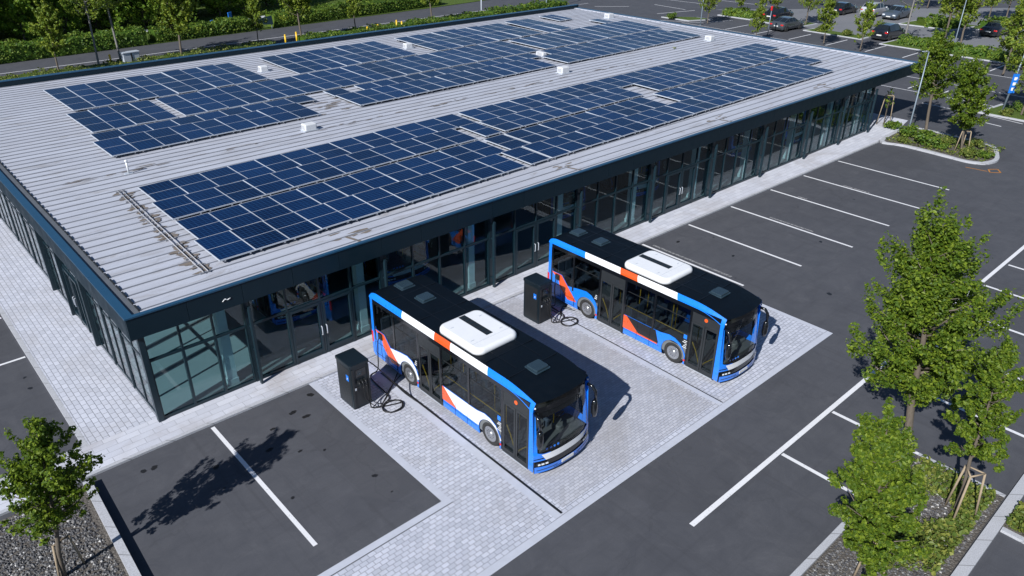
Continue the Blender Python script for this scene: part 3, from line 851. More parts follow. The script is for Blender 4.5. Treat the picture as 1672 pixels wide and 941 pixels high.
tier('a', 8.79, 11.04, 2, [(4.00, 22.2), (22.62, 55.9)], P, 'fourth row from the front')
P = 1.32
tier('b', 16.45, 19.35, 2, [(4.55, 16.4), (19.2, 36.6), (37.9, 55.6)], P, 'nearest row of the rear array')
tier('b', 19.39, 20.85, 1, [(4.85, 17.8), (19.15, 20.5), (21.5, 37.9), (39.2, 55.0)], 1.42, 'thin row of the rear array')
tier('b', 21.35, 25.95, 3, [(5.05, 9.75), (10.2, 39.6), (40.4, 56.2)], P, 'middle row of the rear array')
tier('b', 26.75, 32.9, 4, [(5.55, 18.2), (20.6, 31.1), (33.2, 45.4), (46.2, 49.4)], P, 'rearmost panel row')
tier('b', 30.4, 33.4, 2, [(51.4, 53.3)], 0.95, 'rearmost corner group')
place_panel(54.4, 27.4, 1.32, 2.2, 2, 'lone solar panel lying apart beside the rearmost row at the far end', 'lone panel')
print('panels', NP[0])
# ------------------------------------------------------------------ buses
def arc(c, r, a0, a1, n=9, z=0.48):
    return [(c + r * cos(a0 + (a1 - a0) * k / n), z + r * sin(a0 + (a1 - a0) * k / n)) for k in range(n + 1)]
RWY, FWY, ARCH, WZ = 2.2, -2.45, 0.56, 0.46
ZL = 0.22
def arch_notch(c):          # bottom outline going from +y to -y round the wheel
    a = math.asin((ZL - WZ) / ARCH)
    return arc(c, ARCH, a, pi - a, 12, WZ)
HX = 1.27

def front_y(x, z):
    """plan curve and rake of the front end"""
    u = min(1, abs(x) / HX)
    bulge = 0.24 * (1 - u ** 2.6)
    rake = 0.0 if z < 0.95 else (z - 0.95) * 0.10
    under = -0.03 * max(0, min(1, (0.62 - z) / 0.2))
    return -4.56 - bulge + rake + under - (0.03 if z < 0.95 else 0)
def rear_y(x, z):
    u = min(1, abs(x) / HX)
    return 4.60 + 0.05 * (1 - u ** 4) - (max(0, z - 1.0) * 0.05)

def front_patch(mb, x0, x1, zlo, zhi, off=0.0, mi=0, nu=14, nv=5):
    zl = zlo if callable(zlo) else (lambda x: zlo)
    zh = zhi if callable(zhi) else (lambda x: zhi)
    def P(u, v):
        x = x0 + (x1 - x0) * u; z = zl(x) + (zh(x) - zl(x)) * v
        return (x, front_y(x, z) - off, z)
    mb.grid(P, nu, nv, mi, True)

def make_bus(name, scheme, label, group):
    root = empty(name, (0, 0, 0), 0, label, 'bus', group)
    W1 = scheme
    # --- body shell: chassis skirt, lower sides, pillars, livery
    b = MB(); BL, BK, WH, OR = 0, 1, 2, 3
    mats = [M['bluep'], M['blackgloss'], M['white'], M['orange']]
    # underframe
    b.box(-1.20, 1.20, -4.3, 4.45, 0.26, 0.36, BK)
    # lower side outlines (left = door side at -x)
    outl_rear = [(1.50, ZL), (1.50, 0.60), (1.72, 1.02), (1.95, 1.22), (2.25, 1.30), (2.7, 1.24), (3.36, 1.12), (3.74, 1.52), (4.30, 1.52), (4.40, 2.84), (4.56, 2.90), (4.60, 0.40), (4.50, ZL + 0.05)] + arch_notch(RWY)
    outl_mid = [(0.12, ZL), (0.12, 1.11), (-1.55, 1.11), (-1.80, 1.12), (-2.2, 1.20), (-2.5, 1.16), (-2.78, 1.02), (-3.08, 0.56), (-3.10, ZL)] + list(reversed(arch_notch(FWY)))
    base = BK if W1 == 'black' else WH
    for sgn in (-1, 1):
        X = sgn * HX
        def pz(pts, mi, off, th=0.03, X=X, sgn=sgn):
            a = X + sgn * off
            b.prism(pts, 'x', a, a - sgn * th, mi)
        pz(outl_rear, BL, 0.0)
        pz(outl_mid, BL, 0.0)
        # rear: white band over the wheel, orange flash
        if W1 != 'black':
            pz([(1.52, 0.62), (1.72, 1.01), (1.95, 1.205), (2.25, 1.285), (2.7, 1.225), (3.36, 1.105), (3.05, 0.80), (2.80, 0.57)] + arc(RWY, ARCH + 0.004, 0.16, pi - 0.12, 12, WZ)[::1], WH, 0.004, 0.002)
        pz([(4.34, 1.515), (3.74, 1.515), (3.36, 1.11), (3.05, 0.80), (2.80, 0.53), (3.33, 0.47), (3.82, 0.91), (3.90, 1.18)], OR, 0.007, 0.003)
        # mid: panel, orange flash
        if W1 == 'black':
            pz([(0.115, 0.53), (0.115, 1.105), (-1.55, 1.105), (-1.72, 0.62), (-1.70, 0.53)], BK, 0.004, 0.002)
            pz([(0.115, 0.50), (0.115, 1.105), (-0.05, 1.105), (-0.69, 0.57), (-1.66, 0.555), (-1.70, 0.50)], OR, 0.007, 0.003)
        else:
            pz([(0.115, 0.53), (0.115, 1.105), (-1.55, 1.105), (-1.80, 1.115), (-2.2, 1.195), (-2.5, 1.155), (-2.78, 1.015), (-3.06, 0.57)] + list(reversed(arc(FWY, ARCH + 0.004, 0.12, pi - 0.12, 12, WZ))), WH, 0.004, 0.002)
            pz([(0.115, 0.53), (0.115, 1.105), (0.02, 1.105), (-0.70, 0.53)], OR, 0.007, 0.003)
        # fuel/charging flap outlines
        for y0, y1, z0, z1 in ((3.75, 4.40, 0.42, 0.95), (2.95, 3.55, 0.30, 0.62)):
            for (ya, yb, za, zb) in ((y0, y1, z0, z0 + 0.012), (y0, y1, z1, z1 + 0.012), (y0, y0 + 0.012, z0, z1), (y1 - 0.012, y1, z0, z1)):
                b.box(min(X + sgn * 0.002, X + sgn * 0.0105), max(X + sgn * 0.002, X + sgn * 0.0105), ya, yb, za, zb, BK)
        for yy in (-0.62, -1.28, 3.62, 2.92):
            b.box(min(X + sgn * 0.008, X + sgn * 0.0105), max(X + sgn * 0.008, X + sgn * 0.0105), yy - 0.006, yy + 0.006, 0.24, 1.08 if yy < 1 else (0.95 if yy > 3.5 else 0.72), BK)
        b.box(min(X + sgn * 0.008, X + sgn * 0.0105), max(X + sgn * 0.008, X + sgn * 0.0105), -1.80, 0.10, 0.455, 0.465, BK)
        # front corner pillar
        pz([(-4.36, ZL), (-4.36, 2.62), (-4.50, 2.52), (-4.575, 0.95), (-4.60, 0.9), (-4.58, ZL - 0.02)], BL, 0.0)
        # inner arches
        for c in (RWY, FWY):
            pts = arc(c, ARCH, -0.44, pi + 0.44, 12, WZ)
            for k in range(len(pts) - 1):
                xa, xb = X - sgn * 0.031, X - sgn * 0.40
                b.add([(xa, *pts[k]), (xa, *pts[k + 1]), (xb, *pts[k + 1]), (xb, *pts[k])], [(0, 1, 2, 3)], BK)
            b.add([(X - sgn * 0.40, c - 0.6, 0.25), (X - sgn * 0.40, c + 0.6, 0.25), (X - sgn * 0.40, c + 0.6, 1.06), (X - sgn * 0.40, c - 0.6, 1.06)], [(0, 1, 2, 3)], BK)
        # black beams above glass, pillars between panes
        b.box(min(X, X - sgn * 0.03), max(X, X - sgn * 0.03), -4.36, 4.40, 2.66, 2.845, BK)
        ys = [4.36, 3.05, 1.52, 0.13, -1.38, -3.09] if sgn < 0 else [4.36, 3.05, 1.52, 0.13, -1.38, -3.09, -4.33]
        for yy in ys:
            b.box(min(X + sgn * 0.002, X - sgn * 0.028), max(X + sgn * 0.002, X - sgn * 0.028), yy - 0.05, yy + 0.05, 1.0 if yy not in (1.52, 0.13, -3.09) or sgn > 0 else ZL + 0.01, 2.658, BK)
    b.box(HX - 0.032, HX - 0.002, -0.0 + 0.13, 1.49, ZL, 1.2, BL)     # far side has no doors
    b.box(HX - 0.032, HX - 0.002, -4.35, -3.11, ZL, 1.12, BL)
    # rear end
    b.grid(lambda u, v: (HX - 2 * HX * u, rear_y(HX - 2 * HX * u, 0.35 + 2.5 * v), 0.35 + 2.5 * v), 14, 6, BK)
    b.grid(lambda u, v: (HX - 2 * HX * u, rear_y(HX - 2 * HX * u, 0.35 + 0.85 * v) + 0.006, 0.35 + 0.85 * v), 14, 4, BL)
    # small stickers and lettering marks by the front door
    b.box(-HX - 0.010, -HX - 0.003, -3.03, -2.88, 1.36, 1.54, BL)
    for k in range(5): b.box(-HX - 0.010, -HX - 0.003, -3.06 + 0.02 * (k % 2), -2.86 - 0.05 * (k % 3), 0.96 + k * 0.075, 0.985 + k * 0.075, WH)
    for k in range(3): b.box(-HX - 0.010, -HX - 0.003, 1.62, 1.76 - 0.03 * k, 1.18 + k * 0.08, 1.21 + k * 0.08, WH)
    body = b.build('body', mats, root)
    mk = MB(); mk.prism(arc(-3.02, 0.045, 0, 2 * pi, 10, 0.40)[:-1], 'x', -HX - 0.012, -HX - 0.002); mk.prism(arc(1.62, 0.045, 0, 2 * pi, 10, 0.42)[:-1], 'x', -HX - 0.012, -HX - 0.002)
    mk.build('reflector', M['red'], body)
    # --- roof, cove stripes
    r = MB()
    def rz(y):
        if y < -3.1: return 3.06 - 0.20 * ((-3.1 - y) / 1.4) ** 1.7
        if y > 4.2: return 3.06 - 0.10 * ((y - 4.2) / 0.4) ** 2
        return 3.06
    def RP(u, v):
        x = -1.16 + 2.32 * u; y = 4.60 - v * 9.14
        yy = y if v < 1 else y
        return (x, yy - (0.22 * (1 - (abs(x) / 1.16) ** 2.4) * max(0, (v - 0.9) / 0.1)), rz(y) + 0.035 * (1 - (x / 1.16) ** 2))
    r.grid(RP, 12, 40, 0)
    for k, yy in enumerate((3.45, 1.55, -2.05, -3.2)):
        r.box(-1.05, 1.05, yy - 0.008, yy + 0.008, rz(yy) + 0.005, rz(yy) + 0.042, 1)
    for xx in (-0.55, 0.55): r.box(xx - 0.007, xx + 0.007, -3.0, 4.2, 3.07, 3.098, 1)
    r.build('roof', [M['busroof'], M['blackgloss']], root)
    segs = [(4.60, 2.47, 0), (2.47, 0.52, 2), (0.52, -0.38, 3), (-0.38, -2.33, 2), (-2.33, -4.52, 0)]
    def low(y):
        if y < -3.3: return 2.84 - 0.30 * ((-3.3 - y) / 1.2) ** 2.0
        return 2.84
    for sgn in (-1, 1):
        cv = MB()
        for y0, y1, mi in segs:
            n = max(2, int(abs(y1 - y0) / 0.15))
            sk = 0.10 if mi != 0 or True else 0
            def CP(u, v):
                a = y0 + (y1 - y0) * u
                s0 = 0.11 if y0 not in (4.60,) else 0.0; s1 = 0.11 if y1 not in (-4.52,) else 0.0
                sh = (s0 * (1 - u) + s1 * u) * (v - 0.5)
                y = a + sh * 1.0
                zz = low(y) + (rz(y) + 0.004 - low(y)) * (v ** 0.85)
                x = HX + 0.004 - (HX - 1.15) * (v ** 1.7)
                return (sgn * x, y, zz)
            cv.grid(CP, n, 4, mi, True)
        cv.build('roof_stripe', mats, root, fix=True)
    # --- roof equipment
    ac = MB(); ac.rbox(-1.06, 0.86, -1.66, 0.64, 3.05, 3.29, 0.34, 0, 8, 0.14, True)
    acu = ac.build('roof_unit', M['white'], root)
    ac = MB(); ac.box(-0.16, 0.12, -1.05, 0.50, 3.24, 3.294, 0)
    for k in range(7): ac.box(-0.15, 0.11, -1.0 + k * 0.22, -0.97 + k * 0.22, 3.292, 3.302, 1)
    ac.build('slot', [M['dark'], M['steel']], acu)
    for sx in (-0.72, 0.55):
        for yy in (0.1, -1.0):
            ac = MB(); ac.box(sx - 0.10, sx + 0.05, yy - 0.015, yy + 0.015, 3.285, 3.294); ac.build('vent_slit', M['alu'], acu)
    ac = MB(); ac.box(-0.95, 0.8, -1.20, -1.19, 3.282, 3.2925); ac.build('seam', M['alu'], acu)
    for yy, xx in ((4.05, 0.02), (2.72, 0.03), (-3.36, 0.02)):
        h = MB(); zz = rz(yy) + 0.02
        h.rbox(xx - 0.33, xx + 0.33, yy - 0.30, yy + 0.30, zz, zz + 0.035, 0.05)
        h.rbox(xx - 0.28, xx + 0.28, yy - 0.25, yy + 0.25, zz + 0.03, zz + 0.105, 0.06)
        hh = h.build('hatch', M['hatch'], root)
        h = MB(); h.box(xx - 0.16, xx + 0.16, yy - 0.318, yy - 0.302, zz + 0.012, zz + 0.03); h.build('latch', M['steel'], hh)
    # --- side windows
    for sgn in (-1, 1):
        X = sgn * (HX - 0.018)
        spans = [(4.38, 3.05, 1.0), (3.05, 1.52, 1.0), (0.08, -1.38, 1.0), (-1.38, -3.05, 0.95)]
        if sgn > 0: spans += [(1.52, 0.13, 1.0), (-3.09, -4.34, 1.0)]
        for y0, y1, zb in spans:
            w = MB(); w.box(X - 0.004, X + 0.004, y1 + 0.02, y0 - 0.02, zb, 2.70)
            wo = w.build('side_window', M['busglass'], root)
            if y0 < 3.06:
                w = MB(); w.box(X - 0.012, X + 0.012, y1 + 0.1, y0 - 0.1, 2.22, 2.25); w.build('vent_bar', M['dark'], wo)
    # --- doors
    for y0, y1 in ((1.47, 0.18), (-3.14, -4.34)):
        d = MB(); X = -HX + 0.006; t = 0.025
        ym = (y0 + y1) / 2
        d.box(X, X + 0.02, y1, y0, 2.26, 2.66)                    # header
        d.box(X - 0.012, X + t + 0.02, y1 - 0.02, y0 + 0.02, ZL - 0.02, ZL + 0.06)
        for a, c in ((y0, ym + 0.012), (ym - 0.012, y1)):
            hi, lo = max(a, c), min(a, c)
            d.box(X - 0.006, X + t, hi - 0.075, hi, ZL + 0.062, 2.258); d.box(X - 0.006, X + t, lo, lo + 0.075, ZL + 0.062, 2.258)
            d.box(X - 0.006, X + t, lo + 0.077, hi - 0.077, 2.17, 2.258); d.box(X - 0.006, X + t, lo + 0.077, hi - 0.077, ZL + 0.062, ZL + 0.17)
        do = d.build('door', M['doorframe'], root)
        for a, c in ((y0, ym), (ym, y1)):
            hi, lo = max(a, c), min(a, c)
            g = MB(); g.box(X + 0.004, X + 0.010, lo + 0.07, hi - 0.07, ZL + 0.15, 2.18); g.build('pane', M['busglass'], do)
            # curved yellow grab bar inside the leaf
        yb = MB()
        yb.tube([(X + 0.07, y0 - 0.10, 1.32), (X + 0.07, y0 - 0.16, 1.22), (X + 0.07, y0 - 0.30, 1.0), (X + 0.07, y0 - 0.46, 0.62), (X + 0.07, y0 - 0.48, 0.5)], 0.022, 6)
        yb.tube([(X + 0.07, y1 + 0.50, 0.55)] + [(X + 0.07, y1 + 0.10 + 0.40 * (1 - sin(q)) , 0.62 + 0.42 * sin(q) if q < 1.4 else 1.05) for q in (0.0, 0.5, 0.9, 1.2, 1.5)] + [(X + 0.07, y1 + 0.10, 1.05)], 0.022, 6)
        yb.build('grab_bar', M['yellow'], do)
        s = MB(); s.box(X - 0.03, X + 0.0, y1, y0, ZL - 0.035, ZL - 0.018); s.build('sill', M['alu'], do)
    # --- front end
    f = MB()
    front_patch(f, -HX, HX, 0.20, 0.96, 0.0, 1, 20, 8)
    front_patch(f, -HX, HX, 2.42, 2.60, 0.0, 1, 20, 3)
    f.grid(lambda u, v: (-1.24 + 2.48 * u, front_y(-1.24 + 2.48 * u, 2.60) + 0.10 * v, 2.60 + v * (0.27 - 0.06 * (2 * u - 1) ** 4)), 20, 3, 1)
    hd = 0.006
    front_patch(f, -HX, -1.13, 0.80, 2.56, hd, 0, 3, 10); front_patch(f, 1.13, HX, 0.80, 2.56, hd, 0, 3, 10)
    def sw(x): return 0.98 - 0.30 * max(0, 1 - (HX - abs(x)) / 0.65) * 0 
    front_patch(f, -HX, -0.70, 0.74, lambda x: 0.90 + 0.10 * max(0, (abs(x) - 0.95) / 0.32), hd * 1.3, 0, 10, 3)
    front_patch(f, 0.70, HX, 0.74, lambda x: 0.90 + 0.10 * max(0, (abs(x) - 0.95) / 0.32), hd * 1.3, 0, 10, 3)
    # white panel: slanted ends
    def wx(v, s): return s * (1.02 - 0.16 * (1 - v))
    f.grid(lambda u, v: ((lambda x, z: (x, front_y(x, z) - 0.016, z))(wx(v, -1) + (wx(v, 1) - wx(v, -1)) * u, 0.63 + 0.25 * v)), 18, 3, 2)
    # bumper
    front_patch(f, -HX, HX, 0.20, lambda x: 0.40 + 0.05 * (abs(x) / HX) ** 2, 0.03, 0, 20, 3)
    front_patch(f, -HX, -0.70, lambda x: 0.60 + 0.04 * (abs(x) / HX), lambda x: 0.66 + 0.05 * (abs(x) / HX), 0.012, 0, 8, 1)
    front_patch(f, 0.70, HX, lambda x: 0.60 + 0.04 * (abs(x) / HX), lambda x: 0.66 + 0.05 * (abs(x) / HX), 0.012, 0, 8, 1)
    front_patch(f, -0.95, 0.95, 0.165, 0.20, 0.0, 1, 18, 1)
    front_patch(f, -0.6, 0.6, 0.235, 0.255, 0.036, 1, 10, 1); front_patch(f, -1.2, -0.45, 0.295, 0.32, 0.036, 1, 8, 1); front_patch(f, 0.45, 1.2, 0.295, 0.32, 0.036, 1, 8, 1)
    f.build('front_panel', mats, root)
    g = MB(); front_patch(g, -1.16, 1.16, 0.95, 2.43, 0.002, 0, 18, 8); ws = g.build('windscreen', M['windscreen'], root)
    g = MB(); front_patch(g, -1.0, 1.0, 2.16, 2.40, -0.05, 0, 14, 2); g.build('destination_display', M['blackgloss'], root)
    g = MB()
    for s in (-1, 1):
        g.tube([(s * 0.15 + x * 0.9, front_y(s * 0.15 + x * 0.9, z) - 0.025, z) for x, z in ((0, 0.93), (s * -0.2, 1.05), (s * 0.35, 1.15), (s * 0.75, 1.1))], 0.012, 5)
    g.build('wiper', M['dark'], ws)
    for s in (-1, 1):
        h = MB(); x0, x1 = (-1.22, -0.80) if s < 0 else (0.80, 1.22)
        front_patch(h, x0, x1, lambda x: 0.45 + 0.03 * abs(x) / HX, lambda x: 0.53 + 0.08 * abs(x) / HX, 0.040, 0, 8, 2)
        hp = h.build('headlight', M['blackgloss'], root)
        h = MB()
        for xa, wd in ((0.86, 0.10), (1.0, 0.10), (1.12, 0.08)):
            front_patch(h, s * xa - wd / 2, s * xa + wd / 2, 0.495, 0.555, 0.046, 0, 3, 1)
        h.build('lens', M['lens'], hp)
    pl_ = MB(); pl_.box(-0.27, 0.27, front_y(0, 0.3) - 0.052, front_y(0, 0.3) - 0.033, 0.275, 0.385)
    pp = pl_.build('number_plate', M['plate'], root)
    # row of small blue marks behind the windscreen
    k_ = MB()
    for k in range(4):
        x = -0.80 + 0.15 * k
        k_.prism([(x + 0.045 * cos(q), 1.02 + 0.045 * (0.7 + 0.1 * k) * sin(q)) for q in [i * pi / 4 for i in range(8)]], 'y', front_y(x, 1.02) - 0.006, front_y(x, 1.02) + 0.01)
    k_.build('front_emblem', M['bluep'], root)
    # mirrors
    for s in (-1, 1):
        m_ = MB()
        pth = [(s * 1.18, -4.52, 2.50), (s * 1.24, -4.70, 2.47), (s * 1.26, -4.82, 2.32), (s * 1.25, -4.85, 2.0)]
        m_.tube(pth, [0.055, 0.06, 0.06, 0.05], 8)
        m_.lathe((s * 1.24, -4.83, 1.62), 'z', [(-0.30, 0.02), (-0.27, 0.085), (-0.1, 0.115), (0.15, 0.115), (0.34, 0.09), (0.40, 0.03)], 12)
        m_.build('mirror', M['blackgloss'], root)
    # marker lamps
    l_ = MB(); l_.prism(arc(-3.75, 0.075, 0, 2 * pi, 12, 2.52)[:-1], 'x', -HX - 0.008, -HX + 0.02); l_.build('marker_lamp', M['amber'], root)
    for s in (-1, 1):
        l_ = MB(); l_.rbox(s * 1.24 - 0.035, s * 1.24 + 0.035, 4.50, 4.64, 0.85, 1.35, 0.03); l_.build('tail_light', M['red'], root)
    l_ = MB()
    for s in (-1, 1): l_.lathe((s * 1.18, -4.52, 2.66), 'z', [(0, 0.035), (0.03, 0.03), (0.045, 0.01)], 8)
    l_.build('roof_lamp', M['lens'], root)
    # --- wheels
    for yy in (RWY, FWY):
        for s in (-1, 1):
            xo = s * (HX - 0.035)
            t = MB(); sx = -s
            t.lathe((xo, yy, WZ), 'x', [(sx * 0.06, 0.285), (sx * 0.0, 0.30), (sx * 0.0, 0.41), (sx * 0.03, 0.452), (sx * 0.08, 0.46), (sx * 0.24, 0.46), (sx * 0.29, 0.45), (sx * 0.30, 0.3)], 28)
            ty = t.build('wheel', M['rubber'], root)
            t = MB()
            t.lathe((xo, yy, WZ), 'x', [(sx * 0.012, 0.298), (sx * 0.005, 0.28), (sx * 0.05, 0.262), (sx * 0.055, 0.20), (sx * 0.03, 0.15), (sx * 0.015, 0.12), (sx * -0.01, 0.11), (sx * -0.025, 0.07), (sx * -0.03, 0.02)], 24)
            rm = t.build('rim', M['rim'], ty)
            t = MB()
            for k in range(10):
                a = 2 * pi * k / 10; cy, cz = yy + 0.225 * cos(a), WZ + 0.225 * sin(a)
                xh = xo + sx * 0.044
                t.prism([(cy + 0.032 * cos(q), cz + 0.032 * sin(q)) for q in [i * pi / 4 for i in range(8)]], 'x', xh, xh + sx * 0.02)
            for k in range(10):
                a = 2 * pi * (k + .5) / 10; cy, cz = yy + 0.16 * cos(a), WZ + 0.16 * sin(a)
                t.cbox((xo + sx * 0.02, cy, cz), (0.03, 0.024, 0.024))
            t.build('rim_hole', M['dark'], ty)
    # --- interior
    i_ = MB(); i_.box(-1.22, 1.22, -4.2, 4.4, 0.362, 0.40)
    for c in (RWY, FWY):
        for s in (-1, 1): i_.box(min(s * 1.22, s * 0.78), max(s * 1.22, s * 0.78), c - 0.62, c + 0.62, 0.402, 1.10)
    i_.box(-1.22, 1.22, 3.4, 4.4, 0.402, 1.0)
    i_.build('cabin_floor', M['cabin'], root)
    d_ = MB(); d_.rbox(-1.05, 1.1, -4.62, -4.05, 0.75, 0.98, 0.1); d_.rbox(0.15, 0.95, -4.3, -3.9, 0.9, 1.12, 0.1)
    d_.build('dashboard', M['dash'], root)
    sw_ = MB(); sw_.tube([(0.55 + 0.22 * cos(q), -3.88 - 0.10 * sin(q), 1.18 + 0.18 * sin(q)) for q in [i * pi / 6 for i in range(13)]], 0.02, 5, 0, False)
    sw_.build('steering_wheel', M['dark'], root)
    seats = [(sx, yy) for yy in (3.9, 3.05) for sx in (-0.95, -0.5, 0.5, 0.95)] + [(sx, yy) for yy in (1.3, 0.5, -0.3, -1.1) for sx in (0.5, 0.95)] + [(sx, yy) for yy in (-0.35, -1.15) for sx in (-0.95, -0.5)] + [(0.55, -3.35)]
    for sx, yy in seats:
        zf = 1.0 if yy > 2.9 else 0.42
        q = MB(); q.rbox(sx - 0.2, sx + 0.2, yy - 0.22, yy + 0.2, zf + 0.36, zf + 0.46, 0.05); q.rbox(sx - 0.2, sx + 0.2, yy + 0.16, yy + 0.24, zf + 0.44, zf + 1.02, 0.035)
        q.box(sx - 0.05, sx + 0.05, yy - 0.05, yy + 0.1, zf - 0.02, zf + 0.358)
        q.build('seat', M['seat'], root)
    for px, py in ((-0.3, 1.6), (-0.3, 0.1), (0.28, 1.6), (0.28, 0.1), (0.28, -1.4), (-0.28, -1.6), (-0.3, -2.9), (-0.95, -2.95)):
        q = MB(); q.tube([(px, py, 0.42), (px, py, 2.7)], 0.02, 6); q.build('grab_pole', M['yellow'], root)
    q = MB()
    for px in (-0.62, 0.62):
        q.tube([(px, 3.2, 2.35), (px, -2.8, 2.35)], 0.016, 6)
    q.tube([(-1.1, 0.1, 1.45), (-1.1, -2.9, 1.42)], 0.018, 6); q.tube([(1.1, 1.4, 1.45), (1.1, -2.9, 1.42)], 0.018, 6)
    q.tube([(0.2, -3.45, 1.0), (0.2, -3.45, 1.75), (0.2, -4.0, 1.75), (0.2, -4.0, 1.0)], 0.02, 6)
    q.build('hand_rail', M['yellow'], root)
    # charging socket on the rear left corner
    q = MB(); q.rbox(-HX - 0.05, -HX + 0.0, 3.85, 4.10, 1.22, 1.48, 0.05); q.build('charging_socket', M['dark'], root)
    return root

bus1 = make_bus('electric_bus', 'white', 'blue electric bus with white lower side panel charging nearest the camera', 'electric buses')
bus1.location = (9.12, -6.2, 0.012)
bus2 = make_bus('electric_bus', 'black', 'blue electric bus with black lower side panel charging behind the white-sided one', 'electric buses')
bus2.location = (17.82, -7.2, 0.012)
for x, y, lab in ((2.6, 11.6, 'blue bus parked inside the hall behind the glass of the near corner'), (7.2, 7.6, 'blue bus inside the hall behind the first glass doors from the near corner'),
                  (12.6, 7.4, 'blue bus inside the hall directly behind the bus with the white side panel'), (24.0, 7.8, 'blue bus inside the hall just right of the bus with black side panel'),
                  (30.0, 7.2, 'blue bus inside the hall by the first empty parking bays'), (40.9, 7.6, 'blue bus inside the hall opposite the middle empty parking bays'),
                  (46.2, 6.6, 'blue bus inside the hall nearest its far glass end')):
    o = copy_tree(bus2, None, (x, y, 0.09), 0.0)
    tag(o, lab, 'bus', 'buses parked inside the hall')
bpy.context.view_layer.update()

# ------------------------------------------------------------------ chargers and cables
def charger(x, y, label):
    o = empty('charging_cabinet', (x, y, 0.008), 0, label, 'charger', 'charging cabinets beside the buses')
    w, d, h = 0.74, 0.98, 1.92
    mb = MB(); mb.rbox(0, w, 0, d, 0.06, h - 0.12, 0.035, rt=0.01); mb.box(0.03, w - 0.03, 0.04, d - 0.03, 0.0, 0.058)
    bd = mb.build('housing', M['charger'], o)
    mb = MB(); mb.rbox(-0.025, w + 0.025, -0.025, d + 0.025, h - 0.118, h, 0.05, rt=0.03); mb.build('lid', M['charger'], o)
    mb = MB()
    mb.box(0.02, 0.09, -0.035, -0.002, 0.12, h - 0.2); mb.box(w - 0.09, w - 0.02, -0.035, -0.002, 0.12, h - 0.2)
    mb.box(0.11, w - 0.11, -0.012, -0.002, 0.16, 0.95)
    mb.box(-0.006, 0.0, 0.10, d - 0.10, 0.14, h - 0.22)
    mb.build('door_panel', M['dark'], bd)
    mb = MB(); mb.box(0.18, w - 0.16, -0.016, -0.002, 1.36, 1.66); sc = mb.build('screen', M['blackgloss'], o)
    mb = MB(); mb.box(0.24, 0.40, -0.019, -0.0165, 1.44, 1.50); mb.box(0.26, 0.46, -0.019, -0.0165, 1.53, 1.55); mb.box(0.26, 0.38, -0.019, -0.0165, 1.58, 1.60); mb.build('display', M['hatch'], sc)
    mb = MB(); mb.box(-0.012, -0.0065, 0.17, 0.34, 1.18, 1.42); st = mb.build('sticker', M['sky_blue'], o)
    mb = MB(); mb.prism([(0.22, 1.33), (0.29, 1.30), (0.26, 1.29), (0.29, 1.22), (0.21, 1.29), (0.25, 1.30)], 'x', -0.016, -0.0125); mb.build('bolt_mark', M['white'], st)
    for k, px in enumerate((0.24, 0.37, 0.50)):
        mb = MB(); mb.cbox((px, -0.06, 1.16), (0.07, 0.11, 0.12)); mb.tube([(px, -0.10, 1.20), (px, -0.15, 1.12), (px + 0.01, -0.15, 0.98)], 0.026, 6)
        mb.build('connector', M['dark'], o)
    mb = MB(); mb.cbox((0.12, -0.045, 0.90), (0.05, 0.02, 0.09)); mb.build('handle', M['alu'], o)
    return o
charger(5.45, -3.98, 'black charging cabinet beside the rear of the white-sided bus')
charger(14.6, -4.05, 'black charging cabinet between the two buses, beside the black-sided bus')

def smooth_path(pts, n=8):
    P_ = [Vector(p) for p in pts]; P_ = [2 * P_[0] - P_[1]] + P_ + [2 * P_[-1] - P_[-2]]
    out = []
    for i in range(1, len(P_) - 2):
        for k in range(n):
            t = k / n; a, b, c, d = P_[i - 1], P_[i], P_[i + 1], P_[i + 2]
            out.append(0.5 * ((2 * b) + (-a + c) * t + (2 * a - 5 * b + 4 * c - d) * t * t + (-a + 3 * b - 3 * c + d) * t ** 3))
    out.append(P_[-2]); return out
def cable(name, pts, r, label, grp, n=8):
    mb = MB(); mb.tube(smooth_path(pts, n), r, 6)
    return tag(mb.build(name, M['cable'], None), label, 'cable', grp)
def coil(cx, cy, r, turns, z0=0.04):
    return [(cx + (r + 0.03 * (k % 3)) * cos(k * pi / 4), cy + (r * 0.86 + 0.03 * ((k + 1) % 3)) * sin(k * pi / 4), z0 + 0.011 * (k / 8)) for k in range(int(8 * turns))]
